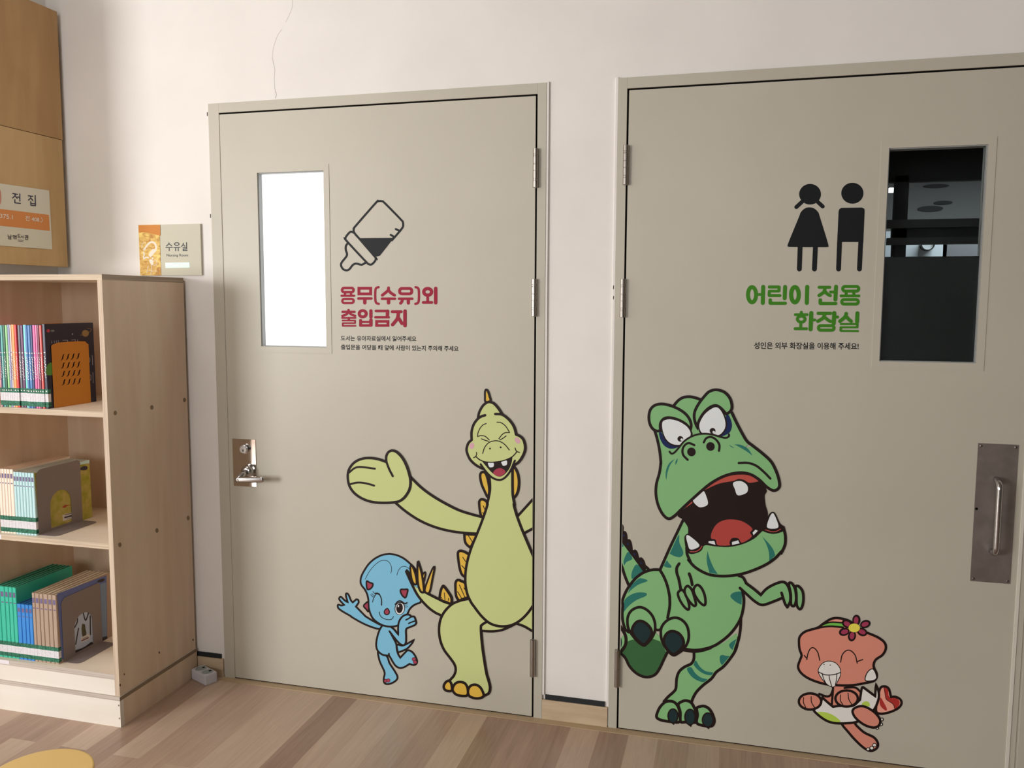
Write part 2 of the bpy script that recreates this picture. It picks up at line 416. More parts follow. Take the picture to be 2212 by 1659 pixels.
def leaf(root, D, V, zb):
    bm = bmesh.new()
    slab(bm, D['l0'], D['l1'], zb, ZL, 0.0, 0.044, [(V['x0'], V['x1'], V['z0'], V['z1'])])
    link('door_leaf', bm, M_DOOR, root)
    # raised flat trim around the vision panel
    t = 0.021
    bm = bmesh.new(); slab(bm, V['x0']-t, V['x1']+t, V['z0']-t, V['z1']+t, -0.0016, 0.001, [(V['x0'], V['x1'], V['z0'], V['z1'])])
    tr = link('window_trim', bm, M_DOOR, root)
    e = 0.003
    bm = bmesh.new(); slab(bm, V['x0'], V['x1'], V['z0'], V['z1'], 0.004, 0.040, [(V['x0']+e, V['x1']-e, V['z0']+e, V['z1']-e)])
    link('window_reveal', bm, M_REVEAL, root)
    return tr
root1 = door(1, D1, True, 'beige steel door with a baby bottle sign and a glowing frosted window, left door')
leaf(root1, D1, V1, 0.006)
m_frost = mat('glowing_frosted_glass', (235, 240, 245), rough=0.7, emit=(250, 253, 255), es=1.35)  # emission in the pane stands in for daylight behind it
bm = bmesh.new(); box(bm, V1['x0']+0.003, V1['x1']-0.003, 0.026, 0.030, V1['z0']+0.003, V1['z1']-0.003)
link('frosted_glass', bm, m_frost, root1)['label'] = 'bright frosted glass pane, its glow standing in for daylight behind'
root2 = door(2, D2, False, 'beige steel door with two black child figures and a dark clear window, right door')
leaf(root2, D2, V2, 0.006)
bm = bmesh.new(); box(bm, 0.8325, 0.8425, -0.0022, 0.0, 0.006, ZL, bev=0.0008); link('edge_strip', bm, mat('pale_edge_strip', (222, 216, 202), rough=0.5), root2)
m_glass = bpy.data.materials.new('clear_glass'); m_glass.use_nodes = True
b = m_glass.node_tree.nodes['Principled BSDF']; b.inputs['Base Color'].default_value = (0.9, 0.95, 0.95, 1)
b.inputs['Transmission Weight'].default_value = 1.0; b.inputs['Roughness'].default_value = 0.0; b.inputs['IOR'].default_value = 1.1
bm = bmesh.new(); box(bm, V2['x0']+0.003, V2['x1']-0.003, 0.016, 0.020, V2['z0']+0.003, V2['z1']-0.003)
link('clear_glass', bm, m_glass, root2)
# dark privacy film on the lower half of the right-hand pane
zf = aY(2010, 554, 0.021)[2]
bm = bmesh.new(); box(bm, V2['x0']+0.003, V2['x1']-0.003, 0.0205, 0.0215, V2['z0']+0.003, zf)
link('privacy_film', bm, mat('dark_film', (30, 33, 33), rough=0.35), root2)['label'] = 'dark film over the lower part of the pane'

# ---- hinges
def hinge(root, cx, z0, z1, plain=False):
    bm = bmesh.new(); r = 0.0092; cy = -0.0065
    cuts = [0, .185, .235, .43, .60, .79, .84, 1.0] if not plain else [0, .5, 1.0]
    for a_, b_ in zip(cuts, cuts[1:]):
        za, zb_ = z0+(z1-z0)*a_, z0+(z1-z0)*b_
        g = 0.0007
        tube(bm, [(cx, cy, za+g), (cx, cy, za+g+0.0008), (cx, cy, zb_-g-0.0008), (cx, cy, zb_-g)], [r*.93, r, r, r*.93], 20)
    tube(bm, [(cx, cy, z0+0.001), (cx, cy, z1-0.001)], r*0.86, 16)
    box(bm, cx-0.0022, cx+0.0022, -0.004, 0.02, z0, z1)
    o = link('hinge', bm, M_HINGE, root, smooth=False)
    return o
def hz(px, py): return aY(px, py, -0.0065)
for (t, b_) in (((1155.5, 320), (1155.5, 406)), ((1153, 602), (1151.5, 684)), ((1149.5, 1381.5), (1148.5, 1461.5))):
    p, q = hz(*t), hz(*b_); hinge(root1, (p.x+q.x)/2+0.002, q.z, p.z, plain=t[1] > 1300)
for (t, b_) in (((1353.5, 313), (1351.5, 400)), ((1346.5, 602), (1345, 686)), ((1334.5, 1403.5), (1332.5, 1484))):
    p, q = hz(*t), hz(*b_); hinge(root2, (p.x+q.x)/2-0.001, q.z, p.z, plain=t[1] > 1300)

# ---- lock plate, cylinder and lever on the left door
p0, p1 = aY(502.5, 947), aY(555, 1052)
bm = bmesh.new(); box(bm, p0.x, aY(552.5, 950).x, -0.0025, 0.0005, p1.z, p0.z, bev=0.0006)
lk = link('lock_plate', bm, M_MIRROR, root1); lk['label'] = 'polished steel lock plate'
c = aY(525, 971, -0.018); bm = bmesh.new()
tube(bm, [(c.x, -0.002, c.z), (c.x, -0.014, c.z), (c.x, -0.0145, c.z), (c.x, -0.018, c.z)], [0.0175, 0.0165, 0.0145, 0.0142], 32)
tube(bm, [(c.x, -0.018, c.z), (c.x, -0.0186, c.z)], [0.0115, 0.0112], 28)
cy_ = link('lock_cylinder', bm, M_CHROME, lk, smooth=False)
bm = bmesh.new(); box(bm, c.x-0.0012, c.x+0.0012, -0.0192, -0.0180, c.z-0.0085, c.z-0.002); tube(bm, [(c.x, -0.0180, c.z-0.002), (c.x, -0.0192, c.z-0.002)], 0.0022, 12)
link('keyhole', bm, M_GAP, lk)
c = aY(531, 1019, -0.028)
bm = bmesh.new()
tube(bm, [(c.x, -0.002, c.z), (c.x, -0.018, c.z), (c.x, -0.028, c.z), (c.x, -0.030, c.z)], [0.0235, 0.022, 0.0195, 0.010], 32)
link('lever_rose', bm, M_CHROME, lk, smooth=True)
L0, L1 = aY(507, 1036, -0.060), aY(568, 1037, -0.060)
bm = bmesh.new()
tube(bm, [(c.x, -0.026, c.z-0.002), (c.x-0.001, -0.045, c.z-0.006), (L0.x+0.016, -0.056, L0.z+0.004), (L0.x+0.010, -0.061, L0.z)], [0.0105, 0.0100, 0.0120, 0.0125], 20)
rings = []; n = 16
for i in range(n+1):
    t = i/n; x = L0.x + (L1.x-L0.x)*t; hgt = 0.0125 - 0.0028*t; dep = 0.0085 - 0.003*t
    if i == 0: hgt *= .55; dep *= .5
    if i == n: hgt *= .80; dep *= .7
    y = -0.060 + 0.006*t*t; z = L0.z + (L1.z-L0.z)*t
    rings.append([bm.verts.new((x, y+dep*math.cos(u), z+hgt*math.copysign(abs(math.sin(u))**.8, math.sin(u)))) for u in [2*math.pi*k/20 for k in range(20)]])
for A, B in zip(rings, rings[1:]):
    for k in range(20): bm.faces.new((A[k], A[(k+1) % 20], B[(k+1) % 20], B[k]))
bm.faces.new(rings[0][::-1]); bm.faces.new(rings[-1]); bmesh.ops.recalc_face_normals(bm, faces=bm.faces)
link('lever_handle', bm, M_CHROME, root1, smooth=True)

# ---- pull plate and D-handle on the right door
A_, B_ = aY(2111.7, 957), aY(2096, 1254.5); C_, E_ = aY(2201, 961), aY(2181.5, 1261.5)
px0, px1, pz0, pz1 = (A_.x+B_.x)/2, (C_.x+E_.x)/2, (B_.z+E_.z)/2, (A_.z+C_.z)/2
bm = bmesh.new(); box(bm, px0, px1, -0.0016, 0.0005, pz0, pz1, bev=0.0005)
pp = link('push_plate', bm, noise_mat('dull_steel_plate', (126, 116, 110), (142, 132, 125), scale=(2, 1, 2), nscale=9, rough=0.42), root2)
MATS['dull_steel_plate'].node_tree.nodes['Principled BSDF'].inputs['Metallic'].default_value = 0.5
for (x, z) in ((px0+0.008, pz1-0.008), (px1-0.008, pz1-0.008), (px0+0.008, pz0+0.008), (px1-0.008, pz0+0.008)):
    bm = bmesh.new(); tube(bm, [(x, -0.0014, z), (x, -0.003, z), (x, -0.0036, z)], [0.0042, 0.0038, 0.0015], 14); link('screw', bm, M_STEEL, pp)
q0, q1 = aY(2160, 1060, -0.047), aY(2152.5, 1175, -0.047)
hx = (q0.x+q1.x)/2; z1_, z0_ = aY(2147, 1032, -0.01).z, aY(2140, 1196, -0.01).z
bm = bmesh.new(); R_ = 0.022; pts = [(hx, -0.002, z1_-0.006), (hx, -0.022, z1_-0.006)]
for k in range(1, 9): t = k/8*math.pi/2; pts.append((hx, -0.022-R_*math.sin(t), z1_-0.006-R_*(1-math.cos(t))))
for k in range(0, 9): t = (1-k/8)*math.pi/2; pts.append((hx, -0.022-R_*math.sin(t), z0_+0.006+R_*(1-math.cos(t))))
pts += [(hx, -0.002, z0_+0.006)]
tube(bm, pts, 0.0082, 20); link('pull_handle', bm, M_CHROME, root2, smooth=True)
bm = bmesh.new(); tube(bm, [(px0+0.006, -0.0012, (pz0+pz1)/2+0.012), (px0+0.006, -0.0022, (pz0+pz1)/2+0.012)], 0.004, 12); link('plate_dent', bm, M_GAP, pp)

# ---- what the right door's pane shows, partly a reflection built as objects: a dim room with an inner window, rails, a lamp and a clock
m_dk = mat('dark_partition', (26, 28, 28), rough=0.6); m_rail = mat('dark_rail', (56, 58, 56), rough=0.5)
m_dim = mat('dim_reflected_ceiling', (150, 152, 150), rough=0.8); m_lt = mat('far_light_wall', (205, 215, 220), rough=0.8)
yb = 0.45
bm = bmesh.new()
def pbox(bm, x0, y0, x1, y1, yy, th):
    P = aY(x0, y0, yy); Q = aY(x1, y1, yy); box(bm, min(P.x, Q.x), max(P.x, Q.x), yy, yy+th, min(P.z, Q.z), max(P.z, Q.z))
part = empty('inner_window', (aY(2020, 600, yb).x, yb, 0)); tag(part, 'dark inner window with two grey rails seen through the right door pane', 'window')
bm = bmesh.new(); pbox(bm, 1700, 150, 2400, 380, yb, 0.03); pbox(bm, 1935, 380, 1949, 700, yb, 0.03); pbox(bm, 1928, 483, 2400, 519, yb, 0.03)
link('window_frame', bm, m_dk, part)
for ys in ((475, 485), (514, 523)):
    bm = bmesh.new(); pbox(bm, 1917, ys[0], 2400, ys[1], yb-0.03, 0.025); link('rail', bm, m_rail, part)
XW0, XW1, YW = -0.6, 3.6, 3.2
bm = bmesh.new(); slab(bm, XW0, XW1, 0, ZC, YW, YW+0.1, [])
structure(link('reflected_ceiling', bm, m_dim))  # grey wall stands in for the ceiling mirrored in the pane
bm = bmesh.new(); box(bm, XW0-0.1, XW0, 0.16, YW, 0, ZC); box(bm, XW1, XW1+0.1, 0.16, YW, 0, ZC)
structure(link('wall_beyond_sides', bm, m_dim))
bm = bmesh.new(); box(bm, XW0, XW1, 0.16, YW, 2.35, 2.45)
structure(link('ceiling_beyond', bm, mat('dim_ceiling', (158, 160, 156), rough=0.8)))
# dark plane that keeps the first room dark, lit wall patch with the clock
board = empty('clock_wall', (aY(2000, 540, 2.3).x, 2.3, 0)); tag(board, 'pale wall section behind the clock, seen through the right door pane', 'wall panel')
bm = bmesh.new(); pbox(bm, 1900, 500, 2040, 640, 2.3, 0.05); link('pale_panel', bm, m_lt, board)
bm = bmesh.new(); pbox(bm, 2040, 480, 2400, 640, 2.3, 0.05); link('grey_panel', bm, mat('grey_panel', (120, 122, 124), rough=0.8), board)
cc = aY(2003, 528, 2.28); er = (aY(2018, 528, 2.28)-cc).length
ck = empty('wall_clock', (cc.x, 2.28, cc.z)); tag(ck, 'round wall clock with a dark rim seen through the right door pane', 'clock')
bm = bmesh.new(); tube(bm, [(cc.x, 2.299, cc.z), (cc.x, 2.27, cc.z)], er*0.86, 40); link('clock_face', bm, mat('clock_face', (225, 232, 235), rough=0.6), ck)
bm = bmesh.new()
for k in range(48):
    t0, t1 = 2*math.pi*k/48, 2*math.pi*(k+1)/48; V = []
    for t in (t0, t1):
        V.append([bm.verts.new((cc.x+math.cos(t)*r_, y_, cc.z+math.sin(t)*r_)) for r_, y_ in ((er*0.84, 2.262), (er, 2.262), (er, 2.299), (er*0.84, 2.299))])
    for i in range(4): bm.faces.new((V[0][i], V[0][(i+1) % 4], V[1][(i+1) % 4], V[1][i]))
bmesh.ops.remove_doubles(bm, verts=bm.verts, dist=1e-5); bmesh.ops.recalc_face_normals(bm, faces=bm.faces)
link('clock_rim', bm, m_dk, ck)
bm = bmesh.new(); tube(bm, [(cc.x, 2.266, cc.z), (cc.x+er*0.05, 2.266, cc.z+er*0.62)], er*0.03, 8); tube(bm, [(cc.x, 2.266, cc.z), (cc.x+er*0.03, 2.266, cc.z+er*0.4)], er*0.045, 8); link('clock_hands', bm, m_dk, ck)
lp = aY(1927, 411, 1.1)
bm = bmesh.new(); box(bm, lp.x-0.012, lp.x+0.012, 1.09, 1.11, lp.z-0.009, lp.z+0.009)
tag(link('ceiling_lamp', bm, mat('lamp_glow', (255, 255, 255), emit=(245, 248, 255), es=3.0)), 'small bright lamp seen at the left edge of the dark window', 'lamp')
area('beyond_light', (1.4, 2.0, 2.3), (0, 0, 0), 0.8, 0.4, 14.0, (0.88, 0.95, 1.0))  # added light for the room behind the pane, no fixture of its own
for k, (x_, y_, yy) in enumerate(((2022, 402, 1.6), (2037, 438, 1.6), (2009, 451, 1.6))):  # dark discs stand in for downlights of the ceiling mirrored in the pane
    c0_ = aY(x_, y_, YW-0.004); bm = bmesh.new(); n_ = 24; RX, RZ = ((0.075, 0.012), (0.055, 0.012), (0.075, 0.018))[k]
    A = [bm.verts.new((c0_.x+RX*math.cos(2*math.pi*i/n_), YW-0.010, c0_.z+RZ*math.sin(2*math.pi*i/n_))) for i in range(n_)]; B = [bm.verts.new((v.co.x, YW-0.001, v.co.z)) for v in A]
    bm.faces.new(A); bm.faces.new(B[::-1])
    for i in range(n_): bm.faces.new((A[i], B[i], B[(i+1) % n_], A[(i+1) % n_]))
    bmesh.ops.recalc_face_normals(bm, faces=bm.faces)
    tag(link('reflected_downlight', bm, mat('dark_downlight', (70, 72, 70), rough=0.7)), ('upper long dark oval, a ceiling downlight reflected in the right door pane', 'small dark oval furthest right, a ceiling downlight reflected in the right door pane', 'lowest dark oval, a ceiling downlight reflected in the right door pane')[k], 'downlight')

# ================================================================== SKIRTING between and beside the doors
def skirt(n, x0, x1, y0=0.0):
    o = empty('baseboard_%d' % n, ((x0+x1)/2, 0.0, 0)); structure(o, 'pale wood skirting with a black strip on top')
    bm = bmesh.new(); box(bm, x0, x1, y0, WF, 0.0, 0.071, bev=0.0008); link('skirting_board', bm, M_SKIRT, o)
    bm = bmesh.new(); box(bm, x0+0.010, x1-0.010, 0.003, WF+0.001, 0.071, 0.088); link('black_strip', bm, M_RUBBER, o)
skirt(1, -0.6010, -0.3745, -0.001)
skirt(2, -1.975, -1.850, -0.001)
skirt(3, 0.906, XR_)
bm = bmesh.new(); box(bm, -1.85, 0.95, -0.030, 0.10, 0.0, 0.0022)
structure(link('trim_2', bm, noise_mat('threshold_wood', (178, 154, 122), (190, 166, 134), scale=(1, 9, 1), nscale=4, rough=0.4)), 'narrow light wood strip on the floor along the doors')
# plaster bead at the frame edges between the doors
for i, (x0, x1) in enumerate(((-0.6016, -0.5945), (-0.3790, -0.3715))):
    bm = bmesh.new(); box(bm, x0, x1, 0.0015, WF+0.001, 0.088, ZF+0.003, bev=0.0007)
    structure(link('trim_%d' % (3+i), bm, M_WALL), 'white plaster bead along the door frame')
# chips of missing paint along the bead of the left frame
def chip(pts, w, fn, par):
    a = Art(fn, base=0.0003); a.begin(); a.raw_line(pts, w, M_GAP); a.end('paint_chip', par)
CF = lambda px, py, off: aY(px, py, 0.0012-off)
for (y0, y1) in ((568, 582), (588, 628), (640, 652), (660, 676), (690, 712), (240, 262), (905, 914), (1100, 1106)):
    x = 1181.2 - (y0-177)*0.0115
    chip([(x-1.3, y0), (x-1.7, (y0+y1)/2), (x-1.4, y1)], 1.2, CF, root1)
for (y0, y1) in ((617, 624), (640, 646)):
    chip([(1325.5, y0), (1325, y1)], 1.4, CF, root2)
for (y0, y1) in ((243, 250), (463, 470)):
    x = 447.2+(y0-225)*0.0317; chip([(x, y0), (x+.2, y1)], 1.8, CF, root1)

# ================================================================== NURSING ROOM PLAQUE
sy = -0.001
sx = lambda px, py, off: aY(px, py, sy-off)
q = [aY(299.3, 486.3, sy), aY(433, 483, sy), aY(303, 594.2, sy), aY(435, 595, sy)]
sx0, sx1 = (q[0].x+q[2].x)/2, (q[1].x+q[3].x)/2; sz1, sz0 = (q[0].z+q[1].z)/2, (q[2].z+q[3].z)/2
xm = (aY(346.5, 540, sy).x)
sign = empty('nursing_room_sign', ((sx0+sx1)/2, WF, (sz0+sz1)/2)); tag(sign, 'nursing room sign with a gold strip on the wall beside the left door', 'sign')
bm = bmesh.new(); box(bm, xm, sx1, sy, WF, sz0, sz1, bev=0.0006); link('sign_plate', bm, mat('sign_beige', (203, 199, 180), rough=0.6, spec=0.2), sign)
m_gold = noise_mat('gold_acrylic', (176, 112, 28), (246, 214, 120), scale=(9, 9, 14), nscale=3.5, detail=6, lo=0.30, hi=0.72, rough=0.40, spec=0.15, dist=1.5)
bm = bmesh.new(); box(bm, sx0, xm-0.0004, sy-0.001, WF, sz0, sz1, bev=0.0006); link('gold_strip', bm, m_gold, sign)['label'] = 'glossy gold strip with a bottle and infant pictogram'
SG = (280, 470, 11.06)
a = Art(lambda px, py, off: aY(px, py, sy-0.0012-off), base=0.0002).crop(SG); a.begin()
m_or = mat('sign_orange', (205, 128, 40), rough=0.4, spec=0.15)
a.fill([(212, 182, 1), (728, 172, 1), (736, 435, 1), (520, 385), (380, 350), (216, 350, 1)], m_or, smooth=False)
m_pw = mat('icon_white', (232, 218, 200), rough=0.5)
a.line([(345, 765), (430, 650), (520, 585), (600, 620), (630, 690), (620, 780), (560, 850)], 4.0, m_pw)
a.fill([(455, 880), (540, 760), (600, 760), (620, 800), (520, 935), (490, 940)], m_pw)
a.line([(300, 720), (290, 660), (320, 610), (380, 600)], 1.0, m_pw)
a.line([(330, 830), (350, 880), (335, 930), (345, 985), (390, 950), (450, 960)], 3.0, m_pw)
a.ell(548, 972, 22, 24, m_pw); a.fill([(470, 1010), (545, 1005), (565, 1080), (550, 1140), (490, 1090)], m_pw)
a.line([(560, 1060), (610, 1015), (650, 1060), (640, 1130), (570, 1140)], 1.0, m_pw)
a.line([(515, 1130), (520, 1220), (515, 1370)], 1.0, m_pw); a.line([(450, 1160), (420, 1260), (415, 1330)], 1.0, m_pw); a.line([(440, 1275), (650, 1275)], 0.8, m_pw)
a.end('sign_icon', sign)
m_txt = mat('lettering_black', (30, 30, 30), rough=0.5)
a = Art(lambda px, py, off: aY(px, py, sy-off), base=0.0003).crop(SG); a.begin()
K = m_txt; w_ = 2.1
def gl(pts, w=w_): a.line(pts, w, K, smooth=False)
gl([(940, 605), (925, 640), (880, 680)]); gl([(945, 630), (1005, 675)]); gl([(868, 715), (1022, 712)]); gl([(945, 715), (945, 790)])
a.line([(1070+55*1+55*math.cos(t), 632+32*math.sin(t)) for t in [2*math.pi*k/16 for k in range(16)]], w_, K, closed=True)
gl([(1055, 715), (1200, 712)]); gl([(1100, 715), (1098, 790)]); gl([(1160, 715), (1160, 790)])
gl([(1280, 612), (1275, 650), (1240, 690)]); gl([(1280, 640), (1320, 685)]); gl([(1358, 598), (1360, 700)])
gl([(1275, 718), (1362, 716), (1362, 748), (1278, 750), (1278, 785), (1372, 785)])
put_text(a, 'Nursing Room', K, a.px((882, 868)), a.px((1392, 865)), a.px((886, 950)), bold=0.004)
m_mint = mat('mint_slot', (226, 250, 238), rough=0.5)
a.fill([(852, 1078), (1428, 1068), (1438, 1196), (856, 1206)], m_mint, smooth=False)
m_fnt = mat('faint_print', (205, 222, 214), rough=0.5)
a.line([(1065, 1105), (1085, 1110)], 1.0, m_fnt); a.line([(1105, 1105), (1125, 1108)], 1.0, m_fnt); a.line([(1185, 1120), (1205, 1160)], 0.8, m_fnt)
a.end('sign_text', sign)

# ================================================================== PLYWOOD PANELS ON THE LEFT WALL AND THEIR SHELF SIGN
XP = -2.462
yF = aX(134, 300, XP).y
zt = aX(122, 25, XP).z; zs = aX(132, 302, XP).z; zb0 = aX(145, 577, XP).z
bm = bmesh.new(); box(bm, XP-0.018, XP, -0.455, yF, zb0, zs-0.001, bev=0.0008)
lowp = link('lower_wall_board', bm, M_PANEL); 
wp = empty('plywood_wall_panel', (XP-0.03, (yF-0.455)/2, zb0)); tag(wp, 'tall plywood panel of two boards fixed to the left wall above the bookcase', 'panel')
bm = bmesh.new(); box(bm, XP-0.018, XP, -0.455, yF+0.004, zs+0.001, zt, bev=0.0008); upp = link('upper_board', bm, M_PANEL2, wp)
lowp.parent = wp; lowp.matrix_parent_inverse = wp.matrix_basis.inverted(); lowp.name = 'lower_board'
bm = bmesh.new(); box(bm, XL, XP-0.018, -0.45, yF-0.03, zb0+0.04, zt-0.04); link('batten', bm, M_EDGE_SHADE, wp)
s_x = XP+0.0008
SF = lambda px, py, off: aX(px, py, s_x+off)
ss = empty('shelf_sign', (XP, aX(55, 470, XP).y, aX(55, 470, XP).z)); tag(ss, 'white paper shelf sign with an orange band on the plywood panel', 'sign')
CQ = (0, 380, 6.9125)
a = Art(SF, base=0.0006).crop(CQ); a.begin()
m_pap = mat('sign_paper', (222, 216, 196), rough=0.5)
P1, P2, P3, P4 = aX(105.5, 411.5, s_x), aX(112.5, 538.5, s_x), None, None
a.fill([(-420, 50), (733, 217), (782, 1097), (-420, 1010)], m_pap, smooth=False); a.end('sign_paper', ss)
a = Art(SF, base=0.0009).crop(CQ); a.begin()
m_ob = mat('orange_band', (222, 140, 68), rough=0.5)
a.fill([(-420, 440), (730, 582), (745, 820), (-420, 700)], m_ob, smooth=False); a.end('orange_band', ss)
a = Art(SF, base=0.0012).crop(CQ); a.begin()
K = mat('navy_lettering', (34, 32, 62), rough=0.5); w_ = 2.6
gl([(190, 262), (262, 275)]); gl([(230, 272), (222, 300), (188, 330)]); gl([(228, 298), (258, 335)]); gl([(262, 315), (292, 318)]); gl([(296, 268), (298, 375)]); gl([(222, 355), (224, 402), (305, 410)])
gl([(425, 296), (492, 305)]); gl([(462, 304), (456, 335), (425, 362)]); gl([(462, 332), (492, 368)]); gl([(526, 295), (528, 378)]); gl([(460, 385), (462, 440)]); gl([(528, 388), (530, 445)]); gl([(462, 412), (528, 416)]); gl([(462, 438), (530, 445)])
W_ = mat('white_lettering', (240, 232, 220), rough=0.5)
put_text(a, '375.1', W_, a.px((0, 565)), a.px((190, 585)), a.px((2, 628)), bold=0.006)
put_text(a, '전 408.〉', W_, a.px((378, 592)), a.px((640, 622)), a.px((380, 668)), bold=0.006)
K2 = mat('brown_lettering', (70, 62, 60), rough=0.5)
for ch, x, y, ww, hh in (('남', 118, 875, 60, 68), ('명', 192, 880, 58, 62), ('도', 262, 866, 44, 52), ('서', 308, 885, 42, 42), ('관', 368, 878, 60, 74)):
    put_text(a, ch, K2, a.px((x, y)), a.px((x+ww, y+5)), a.px((x, y+hh)), bold=0.02)
a.line([(268, 955), (352, 962)], 1.0, K2); a.line([(275, 975), (342, 980)], 1.0, K2)
a.fill([(-60, 200), (6, 210), (14, 400), (-40, 410)], mat('sign_red', (205, 130, 110), rough=0.5))
a.end('sign_print', ss)

# ================================================================== BOOKCASE
M_EDGEG = noise_mat('grey_plywood_edge', (176, 163, 150), (206, 194, 182), scale=(2, 2, 260), nscale=1.5, detail=2, rough=0.6)
BD = 0.4215; BX = -1.965; BXL = -2.518; BZ = 1.5187; T = 0.0185
yf, ybk = -BD, -0.006
Z1, Z2, Z3 = 1.0723, 0.6305, 0.1800
bc = empty('plywood_bookcase', ((BX+BXL)/2, -BD/2, 0)); tag(bc, 'birch plywood bookcase with three open shelves standing in the corner', 'bookcase')
PLZ = 0.106
def board(name, x0, x1, y0, y1, z0, z1, face, edge_front=None, edge_side=None):
    bm = bmesh.new(); fs = box(bm, x0, x1, y0, y1, z0, z1, bev=0)
    mats = [face, edge_front or face, edge_side or face]
    for f in bm.faces:
        n_ = f.normal if f.normal.length else f.calc_center_median()
    bm.normal_update()
    for f in bm.faces:
        if f.normal.y < -0.9 and edge_front: f.material_index = 1
        if f.normal.x > 0.9 and edge_side: f.material_index = 2
    return link(name, bm, mats, bc)
board('top_board', BXL, BX, yf, ybk, BZ-T, BZ, M_PLYH, M_EDGE, M_EDGE_SHADE)
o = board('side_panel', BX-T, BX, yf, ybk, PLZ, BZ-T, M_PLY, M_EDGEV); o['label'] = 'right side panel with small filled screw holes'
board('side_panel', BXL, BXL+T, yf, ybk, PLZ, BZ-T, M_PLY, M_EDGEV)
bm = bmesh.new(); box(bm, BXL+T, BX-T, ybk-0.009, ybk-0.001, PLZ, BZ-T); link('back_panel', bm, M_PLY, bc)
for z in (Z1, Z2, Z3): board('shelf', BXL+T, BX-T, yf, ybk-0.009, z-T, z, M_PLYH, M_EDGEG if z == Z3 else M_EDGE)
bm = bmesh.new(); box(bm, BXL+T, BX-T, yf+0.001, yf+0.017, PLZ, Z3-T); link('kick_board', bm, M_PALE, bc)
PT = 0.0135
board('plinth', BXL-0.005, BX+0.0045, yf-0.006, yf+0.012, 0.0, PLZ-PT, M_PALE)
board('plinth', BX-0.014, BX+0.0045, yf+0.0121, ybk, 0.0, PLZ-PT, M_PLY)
board('base_board', BXL-0.005, BX+0.0048, yf-0.0063, ybk, PLZ-PT, PLZ, M_EDGEG, M_EDGEG, mat('shaded_base_edge', (140, 120, 98), rough=0.7))  # side edge darker than the front, its shade painted in
m_scr = mat('filled_screw_hole', (140, 118, 92), rough=0.8); m_kn = mat('dark_knot', (96, 68, 46), rough=0.8)
for nm_, m_, lst in (('screw_filler', m_scr, [(249, 892, 3.6, 5.0), (328, 880, 3.6, 5.0), (398.5, 864, 3.3, 5.0), (259, 1177, 3.6, 5.0), (339, 1146, 3.6, 5.0), (406.5, 1119, 3.2, 5.0)]), ('wood_knot', m_kn, [(344, 1409.5, 1.6, 2.6), (259.5, 1480, 1.7, 2.8), (417, 1382, 1.5, 2.5), (268.5, 1456.5, 1.3, 2.3), (397.5, 608, 1.2, 2.0)])):
    for x, y, r0_, r1_ in lst:
        a = Art(lambda px, py, off: aX(px, py, BX+off), base=0.0003); a.begin(); a.ell(x, y, r0_, r1_, m_); a.end(nm_, bc)
for (x, y) in ((256.5, 1524), (258, 1552)):
    a = Art(lambda px, py, off: aY(px, py, yf-0.006-off), base=0.0003); a.begin(); a.ell(x, y, 1.7, 1.9, m_scr); a.end('plinth_screw', bc)

# ---- books
M_PAGE = noise_mat('book_pages', (206, 190, 160), (220, 206, 178), scale=(300, 1, 1), nscale=1.0, rough=0.8)
M_PAGEO = noise_mat('book_pages_orange', (196, 132, 66), (210, 148, 78), scale=(300, 1, 1), nscale=1.0, rough=0.8)
M_PAGEG = noise_mat('book_pages_green', (40, 92, 66), (56, 112, 82), scale=(300, 1, 1), nscale=1.0, rough=0.8)
M_GRN = noise_mat('label_green', (12, 78, 56), (60, 128, 100), scale=(160, 1, 160), nscale=1.5, rough=0.6)
M_WHT = noise_mat('label_white', (222, 218, 220), (176, 170, 178), scale=(260, 1, 260), nscale=1.4, lo=.5, hi=.8, rough=0.6)
ORD = ['first', 'second', 'third', 'fourth', 'fifth', 'sixth', 'seventh', 'eighth', 'ninth', 'tenth', 'eleventh', 'twelfth', 'thirteenth', 'fourteenth', 'fifteenth', 'sixteenth', 'seventeenth', 'eighteenth', 'nineteenth', 'twentieth', 'twenty-first', 'twenty-second']
rnd = random.Random(4)
